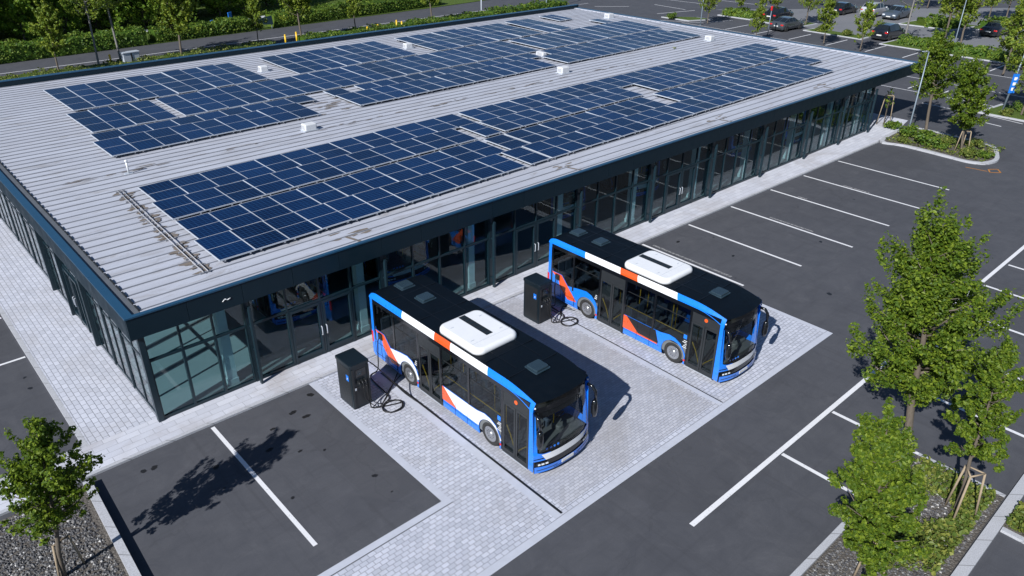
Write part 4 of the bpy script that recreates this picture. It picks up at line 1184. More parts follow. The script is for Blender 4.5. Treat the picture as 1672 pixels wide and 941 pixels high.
for (cx, cy), bus, nm in (((5.45, -3.98), bus1, 'white-sided'), ((14.6, -4.05), bus2, 'black-sided')):
    bx, by = bus.location.x, bus.location.y
    q = (cx + 0.50, cy - 0.15, 1.0)
    c0 = (cx + 1.05, cy - 0.72)
    pts = [q, (q[0] + 0.0, q[1] - 0.03, 0.6), (q[0] + 0.02, q[1] - 0.10, 0.20), (q[0] + 0.12, q[1] - 0.22, 0.045)] + coil(c0[0] + 0.1, c0[1] - 0.0, 0.36, 2.4) + [(c0[0] + 0.35, c0[1] + 0.65, 0.05), (cx + 1.55, cy + 1.35, 0.05), (bx - HX - 0.40, by + 3.75, 0.12), (bx - HX - 0.22, by + 3.93, 0.75), (bx - HX - 0.14, by + 3.98, 1.22), (bx - HX - 0.05, by + 3.98, 1.35)]
    cable('charging_cable', pts, 0.024, 'black charging cable coiled on the paving and plugged into the %s bus' % nm, 'charging cables')
    for k, (dx, dy) in enumerate(((0.0, 0.0), (0.16, 0.10))):
        pts = [(cx + 0.37 + 0.13 * k, cy - 0.15, 0.98), (cx + 0.40 + 0.13 * k, cy - 0.22, 0.45), (cx + 0.75 + dx, cy - 0.42 + dy, 0.05), (cx + 1.2 + dx, cy - 0.15 + dy, 0.035), (cx + 1.75 + dx, cy + 0.30 + dy, 0.035), (bx - HX + 0.10, by + 2.95 + 0.2 * k, 0.035)]
        cable('charging_cable', pts, 0.017, ('inner' if k else 'outer') + ' thin black cable trailing from the cabinet under the %s bus' % nm, 'charging cables')
# plug held in the socket and a long lead hanging from the first cabinet
cable('power_lead', [(6.22, -3.6, 1.72), (6.5, -3.75, 1.45), (6.9, -4.1, 0.85), (7.2, -4.5, 0.32), (7.42, -4.9, 0.04), (7.47, -5.6, 0.035), (7.45, -6.6, 0.035)], 0.022, 'black lead running from the top of the first cabinet down to the drain channel', None)
# ------------------------------------------------------------------ foliage
def leaves_mesh(name, pos, nrm, size, mat, seed=0, extra=None):
    """one diamond leaf per row of pos"""
    rg = np.random.default_rng(seed)
    n = len(pos)
    nrm = nrm / (np.linalg.norm(nrm, axis=1, keepdims=True) + 1e-9)
    a = rg.normal(size=(n, 3)); a -= (a * nrm).sum(1, keepdims=True) * nrm
    a /= np.linalg.norm(a, axis=1, keepdims=True) + 1e-9
    b = np.cross(nrm, a)
    L = (size * rg.uniform(0.5, 1.45, n))[:, None]; Wd = L * rg.uniform(0.26, 0.42, n)[:, None]
    fold = nrm * L * rg.uniform(0.03, 0.16, n)[:, None]
    v = np.stack([pos - a * L * 0.5, pos - b * Wd + fold, pos + a * L * 0.5, pos + b * Wd + fold], axis=1).reshape(-1, 3)
    V = v.tolist(); F = [(4 * i, 4 * i + 1, 4 * i + 2, 4 * i + 3) for i in range(n)]
    if extra is not None:
        bs = len(V); V += extra[0]; F += [tuple(bs + i for i in f) for f in extra[1]]
    me = bpy.data.meshes.new(name); me.from_pydata(V, [], F); me.materials.append(mat); me.update()
    return me

def tree_meshes(seed, H, h0, Rr, nbr, nleaf, leaf, lean=(0, 0), tr=0.09, mat=None, barkm=None, shape='ovate', sparse=1.0):
    rg = random.Random(seed); ng = np.random.default_rng(seed)
    mat = mat or M['leaf']; barkm = barkm or M['bark']
    def prof(s):
        if shape == 'ovate':
            return Rr * (((s + 0.06) / 0.30) ** 0.6 if s < 0.24 else max(0.05, (1 - (s - 0.24) / 0.80)) ** 0.85)
        if shape == 'round':
            return Rr * max(0.15, sin(pi * min(1, s * 0.86 + 0.12))) ** 0.7
        return Rr * (0.55 + 0.45 * sin(pi * min(1, s + 0.1)))
    def axis(z):
        t = z / H
        return Vector((lean[0] * t, lean[1] * t, z))
    t_ = MB()
    zs = [0, 0.15, h0 * 0.5, h0, h0 + (H - h0) * 0.3, h0 + (H - h0) * 0.6, H * 0.95]
    wob = [Vector((rg.uniform(-1, 1), rg.uniform(-1, 1), 0)) * tr * 0.5 for _ in zs]; wob[0] *= 0
    pts = [axis(z) + w for z, w in zip(zs, wob)]
    rad = [tr * 1.35, tr * 1.05, tr * 0.95, tr * 0.85, tr * 0.6, tr * 0.35, tr * 0.10]
    t_.tube(pts, rad, 8)
    clumps = []
    ga = rg.uniform(0, 6)
    for i in range(nbr):
        s = (i + 0.5) / nbr * 0.93
        z = h0 + (H - h0) * s * 0.92
        ga += 2.4 + rg.uniform(-0.4, 0.4)
        Lb = prof(s) * rg.uniform(0.72, 1.12)
        el = R(rg.uniform(8, 35) + 22 * s)
        d = Vector((cos(ga) * cos(el), sin(ga) * cos(el), sin(el)))
        p0 = axis(z); p1 = p0 + d * Lb * 0.5 + Vector((0, 0, -0.03 * Lb)); p2 = p0 + d * Lb + Vector((0, 0, 0.10 * Lb))
        r0 = tr * (0.45 - 0.28 * s)
        t_.tube([p0, p1, p2], [r0, r0 * 0.6, r0 * 0.2], 5)
        nc = 3 + int(Lb / (Rr * 0.28))
        for k in range(nc):
            q = 0.30 + 0.75 * (k + rg.random()) / nc
            side = Vector((rg.gauss(0, 1), rg.gauss(0, 1), rg.gauss(0, 0.6))) * Rr * 0.13
            c = p0.lerp(p1, q * 2) if q < 0.5 else p1.lerp(p2, (q - 0.5) * 2)
            c = c + side
            if rg.random() < sparse:
                clumps.append((c, Rr * rg.uniform(0.07, 0.13), (d + Vector((0, 0, 0.5)) + side.normalized() * 0.6).normalized()))
                if rg.random() < 0.75: clumps.append((c + d * Rr * 0.12 + Vector((rg.gauss(0, .1), rg.gauss(0, .1), rg.gauss(0, .12))) * Rr, Rr * rg.uniform(0.05, 0.10), (d * 0.7 + Vector((0, 0, 0.8))).normalized()))
            if rg.random() < 0.5: t_.tube([p0.lerp(p2, max(0.1, q - 0.2)), c], [r0 * 0.25, r0 * 0.1], 4)
    for k in range(3): clumps.append((axis(H * (0.92 + 0.03 * k)) + Vector((rg.gauss(0, .06), rg.gauss(0, .06), 0)) * Rr, Rr * 0.10, Vector((0, 0, 1))))
    wts = np.array([c[1] ** 1.6 for c in clumps]); wts /= wts.sum()
    idx = ng.choice(len(clumps), nleaf, p=wts)
    C_ = np.array([list(c[0]) for c in clumps]); S_ = np.array([c[1] for c in clumps])
    dirs = ng.normal(size=(nleaf, 3)); dirs /= np.linalg.norm(dirs, axis=1, keepdims=True)
    rr = ng.uniform(0, 1, nleaf) ** 0.45
    D_ = np.array([list(c[2]) for c in clumps])[idx]
    off = dirs * (rr * S_[idx])[:, None]
    off += D_ * ((off * D_).sum(1) * 1.3)[:, None]
    pos = C_[idx] + off
    nr = dirs * 0.5 + np.array([0, 0, 0.6]) + ng.normal(size=(nleaf, 3)) * 0.65
    cm = leaves_mesh('crown', pos, nr, np.full(nleaf, leaf), mat, seed)
    tm = t_.mesh('trunk'); tm.materials.append(barkm)
    return tm, cm

def tree(meshes, x, y, label, z=0.0, rz=0.0, sc=1.0, group=None, name='tree', cat='tree'):
    o = empty(name, (x, y, z), rz, label, cat, group); o.scale = (sc, sc, sc)
    a = bpy.data.objects.new('trunk', meshes[0]); COL.objects.link(a); a.parent = o
    b = bpy.data.objects.new('crown', meshes[1]); COL.objects.link(b); b.parent = o
    return o
def stakes(x, y, label, h=1.7, r=0.45, group='wooden tree supports', n=3, z=0.05, rot=0.3):
    o = empty('tree_support', (x, y, z), rot, label, 'tree support', group)
    tops = []
    for k in range(n):
        a = 2 * pi * k / n; mb = MB()
        p0 = (r * cos(a), r * sin(a), 0); p1 = (r * 0.62 * cos(a), r * 0.62 * sin(a), h); tops.append(p1)
        mb.tube([p0, p1], 0.033, 7); mb.build('stake', M['wood'], o)
    for k in range(n):
        mb = MB(); mb.tube([tops[k], tops[(k + 1) % n]], 0.026, 6); mb.build('crossbar', M['wood'], o)
    return o
RT = Vector((0.738, -0.675))
def ln(a): return (RT.x * a, RT.y * a)
tree(tree_meshes(1, 8.7, 2.1, 2.15, 52, 44000, 0.105, ln(-1.15), 0.14), 18.4, -18.15, 'tallest leafy tree in the right-hand parking rows, standing between white bay lines')
tree(tree_meshes(2, 6.0, 0.8, 1.22, 44, 25000, 0.095, ln(-0.85), 0.08), 11.9, -19.9, 'bushy young tree at the near end of the planting bed, bottom edge of the view', 0.05)
tree(tree_meshes(3, 6.3, 2.1, 1.0, 36, 14000, 0.095, ln(-0.35), 0.06, sparse=0.8), 16.4, -20.5, 'slender young tree with stakes beside the corner of the planting bed', 0.05)
tree(tree_meshes(4, 5.35, 1.75, 1.15, 38, 14000, 0.09, ln(0.75), 0.065, sparse=0.85), -4.46, -5.14, 'young tree in the dark gravel bed at the lower left', 0.10)
stakes(11.9, -19.9, 'wooden stakes around the bushy tree at the bottom edge', 1.5, 0.42)
stakes(16.3, -20.6, 'wooden stakes around the slender tree by the bed corner', 1.75, 0.48, rot=1.1)
o = stakes(-4.25, -5.15, 'short dark stakes beside the tree in the gravel bed', 1.2, 0.35, n=2, z=0.1)
# trees on the island past the facade
tree(tree_meshes(5, 7.4, 2.5, 1.95, 36, 13000, 0.15, ln(-0.8), 0.11), 57.0, -3.1, 'full round tree at the back of the planted island past the glass facade', 0.1)
tree(tree_meshes(6, 6.6, 1.7, 1.6, 34, 11000, 0.145, ln(-0.9), 0.08), 53.6, -6.9, 'staked conical tree at the tip of the planted island', 0.1)
stakes(53.6, -6.9, 'wooden stakes under the conical tree on the island', 1.6, 0.5)
tree(tree_meshes(7, 3.0, 1.3, 0.45, 10, 120, 0.14, (0, 0), 0.03), 56.5, 0.0, 'thin sapling with few leaves beside the canopy corner', 0.03)
st = stakes(56.5, 0.0, 'tall pale and red-banded stakes round the thin sapling', 2.3, 0.55)
# copies for the far car park
far = [tree_meshes(20 + k, 6.6, 1.9, 1.7, 24, 4200, 0.21, ln(-0.3), 0.085, M['leaf_far']) for k in range(3)]
farr = [tree_meshes(30 + k, 8.2, 2.6, 2.7, 26, 6000, 0.23, (0, 0), 0.11, M['leaf_far'], shape='round') for k in range(2)]
def at(k, x, y, label, sc=1.0, rz=0.0, z=0.1, grp='trees in the far car park'):
    src = (far + farr)[k]
    tree(src, x, y, label, z, rz, sc, grp)
at(0, 84.3, 19.8, 'small conical tree right behind the roof edge, below the dark sedan', 0.80, 0.4)
at(1, 83.7, 15.1, 'conical tree behind the roof edge, left of the black hatchback', 0.80, 1.7)
at(2, 79.5, 26.0, 'low yellowish tree top over the roof edge beside the grey sedan', 0.62, 2.9)
at(3, 94.9, 28.0, 'tree with a bare trunk behind the grey sedan', 0.78, 0.2)
at(3, 97.5, 11.3, 'broad tree on the hedge island, left one of the pair', 1.05, 1.2)
at(4, 97.6, 9.4, 'broad tree on the hedge island, right one of the pair', 1.0, 4.2)
at(0, 82.9, 0.0, 'pale-trunked tree by the right edge beyond the banner', 1.15, 3.3)
at(4, 67.7, -6.4, 'dense tree beside the blue sign at the right edge', 0.80, 0.9)
at(3, 85.5, 37.0, 'yellowish tree beside the thin lamp post behind the roof', 0.62, 5.0)
at(1, 94.3, 37.7, 'slim tree on the far island, left of two others', 0.78, 0.5)
at(2, 97.0, 36.2, 'slim tree on the far island behind the black sedan', 0.80, 2.2)
at(0, 98.6, 34.9, 'slim tree on the far island just beside the black sedan', 0.75, 4.2)
at(4, 118.0, 13.4, 'round tree behind the lone black sedan', 0.85, 2.0)
at(3, 121.7, 12.3, 'round tree right of and behind the lone black sedan', 0.85, 3.5)
at(4, 113.0, 26.5, 'tree behind the silver and grey cars', 0.8, 5.5)
at(3, 110.5, 33.5, 'tree behind the black sedan in the upper car row', 0.75, 1.5)
at(4, 124.0, 24.0, 'round tree on the far kerb beyond the silver car', 0.8, 0.7)
at(3, 88.0, -5.5, 'broad tree at the right edge near the pale-trunked one', 0.85, 2.4)
at(4, 108.5, 15.8, 'tree on the grassy island behind the black hatchback', 0.65, 3.0)
bare = tree_meshes(40, 8.2, 3.4, 1.9, 9, 160, 0.3, (0, 0), 0.12, M['leaf_far'], M['palebark'])
tree(bare, 92.6, 14.0, 'nearly bare tree beside the black hatchback', 0.1, 0.0, 1.0)
# street trees between the building and the road
strt = [tree_meshes(50, 7.6, 2.6, 1.8, 28, 6500, 0.21, ln(0.3), 0.09, M['leaf_far']), tree_meshes(51, 7.5, 2.4, 2.3, 30, 9000, 0.22, ln(0.2), 0.10, M['leaf_far'], shape='round'),
        tree_meshes(52, 10.5, 5.0, 2.6, 28, 4200, 0.21, ln(0.2), 0.10, M['leaf_far'], M['palebark'], shape='round', sparse=0.8)]
for k, x, y, sc, rz, lab in ((0, 11.9, 57.9, 0.92, 0.2, 'slim conical tree behind the roof, leftmost on the roadside strip'), (2, 15.7, 58.9, 0.98, 1.0, 'tall sparse tree on the roadside strip left of the grey cabinet'),
                             (2, 18.2, 60.2, 1.05, 3.0, 'tall pale-trunked sparse tree beside the grey cabinet'), (1, 23.7, 58.6, 1.18, 0.5, 'big bushy multi-stemmed tree on the roadside strip'),
                             (0, 33.1, 60.6, 0.68, 2.0, 'small tree on the roadside strip before the yellow posts'), (1, 37.9, 59.6, 1.12, 4.0, 'broad tree with white trunk at the gap in the roadside hedge'),
                             (0, 45.3, 59.9, 0.85, 5.0, 'thin pale young tree on the roadside strip'), (1, 56.9, 60.0, 1.05, 2.6, 'broad white-trunked tree on the roadside strip near the lamp mast')):
    tree(strt[k], x, y, lab, 0.06, rz, sc, 'trees on the roadside strip')
# the wood beyond the road
wood = [tree_meshes(60 + k, (9.5, 8.0, 8.8)[k], 0.5, (3.6, 3.3, 3.0)[k], 34, 6500, 0.33, (0, 0), 0.14, M['leaf_wood'], shape='round') for k in range(3)]
rnd = random.Random(77); nw = 0
for row, (yy, xa, xb, st_) in enumerate(((78.5, -14, 34, 4.6), (82.5, -22, 44, 5.0), (87.5, -26, 56, 5.6), (94, -28, 66, 6.5), (102, -34, 78, 7.5))):
    x = xa
    while x < xb:
        k = rnd.randrange(3); zt_ = ('front edge of the wood' if row == 0 else 'thick of the wood')
        side = 'left end of the wood' if x < 12 else ('right end of the wood' if x > 40 else 'middle of the wood')
        lab = ('leafy tree at the front of the ' if row == 0 else 'leafy tree deep in the ') + side + ' beyond the road hedge'
        tree(wood[k], x + rnd.uniform(-1, 1), yy + rnd.uniform(-1.3, 1.3) + 0.02 * x, lab, 0.08, rnd.uniform(0, 6.28), rnd.uniform(0.8, 1.15), lab.replace('leafy tree ', 'trees '))
        x += st_; nw += 1
for x, y, sc, lab in ((60, 84, 0.75, 'tree standing apart in the grass right of the wood, nearer one'), (68, 90, 0.8, 'tree standing apart in the grass right of the wood, farther one'), (78, 88, 0.7, 'small tree beside the road bend at the top')):
    tree(wood[1], x, y, lab, 0.08, x, sc)

# hedges and shrubs
def hedge(name, pts, w, h, nl, leaf, label, cat='hedge', mat=None, z=0.06, grp=None, seed=1, wob=0.15):
    ng = np.random.default_rng(seed); P_ = [Vector(p) for p in pts]
    segl = [(P_[i + 1] - P_[i]).length for i in range(len(P_) - 1)]; tot = sum(segl)
    s = ng.uniform(0, tot, nl); pos = np.zeros((nl, 3)); nr = np.zeros((nl, 3))
    cum = np.cumsum([0] + segl)
    face = ng.uniform(0, 1, nl); fw = w / (w + 2 * h)
    for i in range(nl):
        k = min(len(segl) - 1, int(np.searchsorted(cum, s[i]) - 1)); k = max(k, 0)
        t = (s[i] - cum[k]) / segl[k]; p = P_[k].lerp(P_[k + 1], float(t)); d = (P_[k + 1] - P_[k]).normalized(); n = Vector((-d.y, d.x))
        bumpf = 1 + wob * (sin(s[i] * 2.1 + seed) * 0.5 + sin(s[i] * 5.3) * 0.35 + sin(s[i] * 0.8) * 0.4)
        if face[i] < fw:
            u = ng.uniform(-1, 1); q = p + n * (u * w / 2); pos[i] = (q.x, q.y, h * bumpf * (1 - 0.25 * u * u) + ng.normal() * 0.05); nr[i] = (n.x * u * 0.5, n.y * u * 0.5, 1)
        else:
            sd = 1 if ng.uniform() < 0.5 else -1; zz = ng.uniform(0, 1)
            q = p + n * (sd * w / 2 * (0.9 + 0.25 * bumpf * sin(zz * 2.6)) * (1.0 - 0.12 * zz)); pos[i] = (q.x + ng.normal() * 0.05, q.y + ng.normal() * 0.05, zz * h * bumpf); nr[i] = (n.x * sd, n.y * sd, 0.4)
    nr += ng.normal(size=(nl, 3)) * 0.45
    core = MB()
    for i in range(len(P_) - 1):
        d = (P_[i + 1] - P_[i]).normalized(); n = Vector((-d.y, d.x)) * w * 0.40
        core.prism([tuple(P_[i] + n), tuple(P_[i + 1] + n), tuple(P_[i + 1] - n), tuple(P_[i] - n)], 'z', 0, h * 0.84)
    pos[:, 2] += z
    me = leaves_mesh(name, pos, nr, np.full(nl, leaf), mat or M['leaf_hedge'], seed, ([(a, b, c + z) for a, b, c in core.v], core.f))
    return tag(link_mesh(name, me), label, cat, grp)
hedge('hedge', [(-40, 67.6), (8, 69.6), (24, 70.5)], 2.4, 1.75, 13000, 0.23, 'tall clipped hedge along the far side of the road, left stretch before the wood', seed=1)
hedge('hedge', [(25, 70.6), (37, 71.2)], 2.2, 1.5, 4400, 0.23, 'tall clipped hedge along the far side of the road, stretch left of the small sign', seed=2)
hedge('hedge', [(40, 71.4), (56, 72.6), (68, 73.6)], 2.4, 1.7, 7600, 0.23, 'tall clipped hedge along the far side of the road, right stretch near the bend', seed=3)
hedge('low_hedge', [(-30, 57.6), (14, 58.2), (34, 59.0)], 1.9, 0.75, 9500, 0.19, 'low yellow-green hedge on the roadside strip behind the roof, left of its gap', mat=M['leaf_cover'], seed=4, wob=0.3)
hedge('low_hedge', [(37.5, 58.9), (52, 59.3), (66, 59.6)], 1.9, 0.8, 7500, 0.19, 'low green hedge on the roadside strip behind the roof, right of its gap', mat=M['leaf_hedge'], seed=5, wob=0.3)
hedge('low_hedge', [(66.5, 59.6), (82, 60.6)], 2.0, 0.9, 2200, 0.27, 'low hedge at the far back corner of the roof', mat=M['leaf_hedge'], seed=6, wob=0.4)
hedge('low_hedge', [(91.7, 14.0), (91.3, 4.3)], 2.0, 0.85, 2600, 0.22, 'low hedge on the kerbed island behind the far canopy corner', mat=M['leaf_hedge'], seed=7, wob=0.3)
hedge('low_hedge', [(91.2, 4.0), (90.2, -6)], 2.0, 0.85, 2000, 0.22, 'low hedge on the kerbed island continuing to the right edge', mat=M['leaf_hedge'], seed=8, wob=0.3)
hedge('low_hedge', [(94.2, 40), (94.8, 35.6)], 2.6, 0.8, 1200, 0.25, 'low hedge under the slim trees on the far island', mat=M['leaf_hedge'], seed=9, wob=0.4)
hedge('low_hedge', [(107, 18), (110.5, 14)], 3.2, 0.9, 1500, 0.28, 'low shrub bed behind the black hatchback', mat=M['leaf_hedge'], seed=10, wob=0.5)
hedge('low_hedge', [(111, 11), (118, 9)], 3.0, 0.9, 1600, 0.28, 'low shrub bed behind the lone black sedan', mat=M['leaf_hedge'], seed=11, wob=0.5)
hedge('low_hedge', [(100, 66), (129, 42)], 2.2, 0.8, 2200, 0.32, 'low hedge along the far kerb at the top of the car park', mat=M['leaf_hedge'], seed=12, wob=0.5)
def shrub(seed, r, h, nl, leaf, mat):
    ng = np.random.default_rng(seed)
    nc = 9; C_ = np.stack([ng.uniform(-.6, .6, nc) * r, ng.uniform(-.6, .6, nc) * r, ng.uniform(.25, .75, nc) * h], 1)
    idx = ng.integers(0, nc, nl); d = ng.normal(size=(nl, 3)); d /= np.linalg.norm(d, axis=1, keepdims=True)
    pos = C_[idx] + d * (ng.uniform(0, 1, nl) ** .4 * 0.42)[:, None] * np.array([r, r, h * 0.8])
    pos[:, 2] = np.abs(pos[:, 2])
    return leaves_mesh('shrub', pos, d * .6 + np.array([0, 0, .6]) + ng.normal(size=(nl, 3)) * .4, np.full(nl, leaf), mat, seed)
shr = [shrub(80, 0.95, 1.0, 1300, 0.15, M['leaf_hedge']), shrub(81, 0.7, 0.65, 900, 0.13, M['leaf_cover']), shrub(82, 0.6, 0.5, 700, 0.12, M['leaf_hedge'])]
def put_shrub(k, x, y, lab, sc=1.0, z=0.1, grp='shrubs on the planted island'):
    o = bpy.data.objects.new('shrub', shr[k]); COL.objects.link(o); o.location = (x, y, z); o.scale = (sc,) * 3; o.rotation_euler = (0, 0, x * 7)
    return tag(o, lab, 'shrub', grp)
for k, x, y, sc, lab in ((0, 54.4, -2.8, 1.0, 'large round shrub on the island nearest the facade'), (0, 53.2, -4.5, 1.15, 'tallest shrub in the middle of the island'), (2, 53.2, -5.7, 1.0, 'small dark shrub in front of the conical tree'),
                         (1, 54.6, -5.6, 1.0, 'yellow-green shrub behind the middle of the island'), (1, 52.8, -7.7, 1.1, 'yellow-green shrub at the rounded tip, kerb side'), (2, 53.6, -8.4, 1.0, 'small shrub at the very tip of the island'),
                         (2, 55.6, -3.6, 0.9, 'small shrub under the full round tree'), (1, 55.6, -7.2, 1.0, 'yellow-green shrub on the far side of the island tip'), (1, 52.6, -3.2, 0.7, 'low shrub on the gravelly kerb side of the island'), (2, 55.6, -0.9, 1.2, 'dark shrub at the pavement corner by the sapling')):
    put_shrub(k, x, y, lab, sc)
for k, x, y, sc, lab in ((0, 67.2, -7.6, 0.9, 'round shrub under the tree beside the blue sign'), (1, 66.6, -5.6, 0.9, 'low shrub at the foot of the blue sign post'), (1, 67.3, -9.3, 1.1, 'yellow-green shrub right of the blue sign'), (0, 69.0, -6.2, 0.9, 'shrub behind the blue sign post')):
    put_shrub(k, x, y, lab, sc, 0.1, 'shrubs beside the blue sign')
put_shrub(0, 84.9, 42.5, 'shrub on the small kerbed triangle behind the roof', 0.9); put_shrub(1, 91.6, 24.0, 'low shrub on the island in front of the grey sedan', 1.2); put_shrub(1, 91.4, 20.5, 'low shrub on the island behind the conical tree', 1.2)
# ground cover and gravel, uncountable
ng = np.random.default_rng(9); n = 7000
xy = np.stack([ng.uniform(12.6, 18.1, n), ng.uniform(-21.1, -18.8, n)], 1)
keep = (np.sin(xy[:, 0] * 1.9) + np.sin(xy[:, 1] * 3.1 + xy[:, 0]) > -0.55) & (ng.uniform(size=n) < np.clip((xy[:, 0] - 11.5) / 3, 0.1, 1))
n2 = 2600; xy2 = np.stack([ng.uniform(16.95, 18.2, n2), ng.uniform(-25, -21.7, n2)], 1)
xy = np.concatenate([xy[keep], xy2]); n = len(xy)
pos = np.concatenate([xy, (0.06 + ng.uniform(0, 1, n) ** 1.5 * 0.28)[:, None]], 1)
nr = ng.normal(size=(n, 3)) * 0.7 + np.array([0, 0, 0.8])
tag(link_mesh('ground_cover', leaves_mesh('ground_cover', pos, nr, np.full(n, 0.14), M['leaf_cover'], 3)), kind='stuff')
n = 1500; xy = np.stack([ng.uniform(52.2, 56.8, n), ng.uniform(-8.8, -2, n)], 1)
pos = np.concatenate([xy, (0.1 + ng.uniform(0, 1, n) ** 1.5 * 0.2)[:, None]], 1)
tag(link_mesh('island_ground_cover', leaves_mesh('island_ground_cover', pos, ng.normal(size=(n, 3)) * .7 + np.array([0, 0, .8]), np.full(n, 0.16), M['leaf_cover'], 4)), kind='stuff')
def stones(name, n, region, smin, smax, seed, z):
    g_ = np.random.default_rng(seed)
    base = np.array([(1, 0, 0), (0, 1, 0), (-1, 0, 0), (0, -1, 0), (0, 0, .7), (0, 0, -.7)], float)
    F0 = [(0, 1, 4), (1, 2, 4), (2, 3, 4), (3, 0, 4), (1, 0, 5), (2, 1, 5), (3, 2, 5), (0, 3, 5)]
    V = []; F = []
    for i in range(n):
        x, y = region(g_); s = g_.uniform(smin, smax); a = g_.uniform(0, 6.28)
        q = base * s * g_.uniform(0.6, 1.2, (6, 1)); ca, sa = cos(a), sin(a)
        b0 = len(V)
        for p in q: V.append((x + p[0] * ca - p[1] * sa * .8, y + p[0] * sa + p[1] * ca * .8, z + p[2] + s * .2))
        F += [tuple(b0 + k for k in f) for f in F0]
    me = bpy.data.meshes.new(name); me.from_pydata(V, [], F); me.materials.append(M['gravel']); me.update()
    return tag(link_mesh(name, me), kind='stuff')
stones('gravel', 7000, lambda g_: (lambda v: (-3.25 - 4.2 * v[0], -1.8 - 5.2 * v[1]))(g_.uniform(0, 1, 2)), 0.022, 0.07, 1, 0.10)
stones('bed_gravel', 4500, lambda g_: (lambda v: (10.0 + 8.0 * v[0], -18.7 - 2.5 * v[1]))(g_.uniform(0, 1, 2)), 0.02, 0.065, 2, 0.05)
# ------------------------------------------------------------------ cars
def make_car(kind, paint):
    """car along +x, origin at its centre on the ground; returns meshes by part"""
    Lh = 2.2
    if kind == 'sedan':
        st = [(-2.22, .52, .62, .60), (-2.18, .80, .86, .74), (-1.6, .93, .99, .74), (-1.05, .95, 1.36, .62), (-.3, .95, 1.46, .62), (.35, .94, 1.42, .62), (1.05, .92, 1.0, .72), (1.7, .84, .88, .74), (2.12, .70, .74, .68), (2.24, .50, .56, .55)]
        cab = (2, 5)
    elif kind == 'coupe':
        st = [(-2.15, .52, .62, .60), (-2.10, .80, .88, .74), (-1.75, .93, 1.0, .74), (-.85, .95, 1.32, .60), (-.2, .95, 1.38, .60), (.3, .94, 1.33, .60), (1.05, .90, .96, .72), (1.7, .82, .86, .74), (2.1, .68, .72, .68), (2.2, .48, .54, .55)]
        cab = (2, 5)
    else:
        st = [(-2.10, .50, .62, .62), (-2.07, .92, 1.0, .76), (-1.95, 1.0, 1.16, .72), (-1.55, 1.02, 1.56, .66), (-.4, 1.01, 1.64, .66), (.4, 1.0, 1.56, .66), (1.1, .97, 1.05, .74), (1.7, .88, .93, .76), (2.02, .72, .78, .70), (2.12, .5, .56, .56)]
        cab = (2, 5)
    w = 0.90; zb = 0.22
    bm = bmesh.new(); rings = []
    for k, (x, zbelt, ztop, wt) in enumerate(st):
        e = 0.90 if k in (0, len(st) - 1) else 1.0
        zmid = min(.5, zbelt - 0.08)
        ring = [(x, -w * e * .9, zb), (x, -w * e, zmid), (x, -w * e * .97, zbelt), (x, -wt * e, ztop), (x, 0, ztop + 0.025), (x, wt * e, ztop), (x, w * e * .97, zbelt), (x, w * e, zmid), (x, w * e * .9, zb)]
        rings.append([bm.verts.new(p) for p in ring])
    for k in range(len(rings) - 1):
        for j in range(8):
            f = bm.faces.new((rings[k][j], rings[k + 1][j], rings[k + 1][j + 1], rings[k][j + 1]))
            gl = False
            if j in (2, 5) and cab[0] <= k <= cab[1]: gl = True
            if j in (3, 4) and k in (cab[0], cab[1]): gl = True
            f.material_index = 1 if gl else 0; f.smooth = True
    bm.faces.new(rings[0]); bm.faces.new(list(reversed(rings[-1])))
    # inset the glass a little so roof pillars and frames remain
    gf = [f for f in bm.faces if f.material_index == 1]
    res = bmesh.ops.inset_individual(bm, faces=gf, thickness=0.045, depth=0.0)
    for f in res['faces']: f.material_index = 0
    bmesh.ops.recalc_face_normals(bm, faces=bm.faces)
    bmesh.ops.bevel(bm, geom=[e for e in bm.edges if not e.is_boundary and e.calc_face_angle(0) > 0.5], offset=0.03, segments=2, affect='EDGES')
    body = bpy.data.meshes.new('car_body'); glassm = bpy.data.meshes.new('car_windows')
    b2 = bm.copy()
    bmesh.ops.delete(bm, geom=[f for f in bm.faces if f.material_index == 1], context='FACES')
    bmesh.ops.delete(b2, geom=[f for f in b2.faces if f.material_index != 1], context='FACES')
    bm.to_mesh(body); b2.to_mesh(glassm); bm.free(); b2.free()
    for p in glassm.polygons: p.material_index = 0
    body.materials.append(paint); body.materials.append(paint); glassm.materials.append(M['carglass'])
    return body, glassm, st
CARP = {}
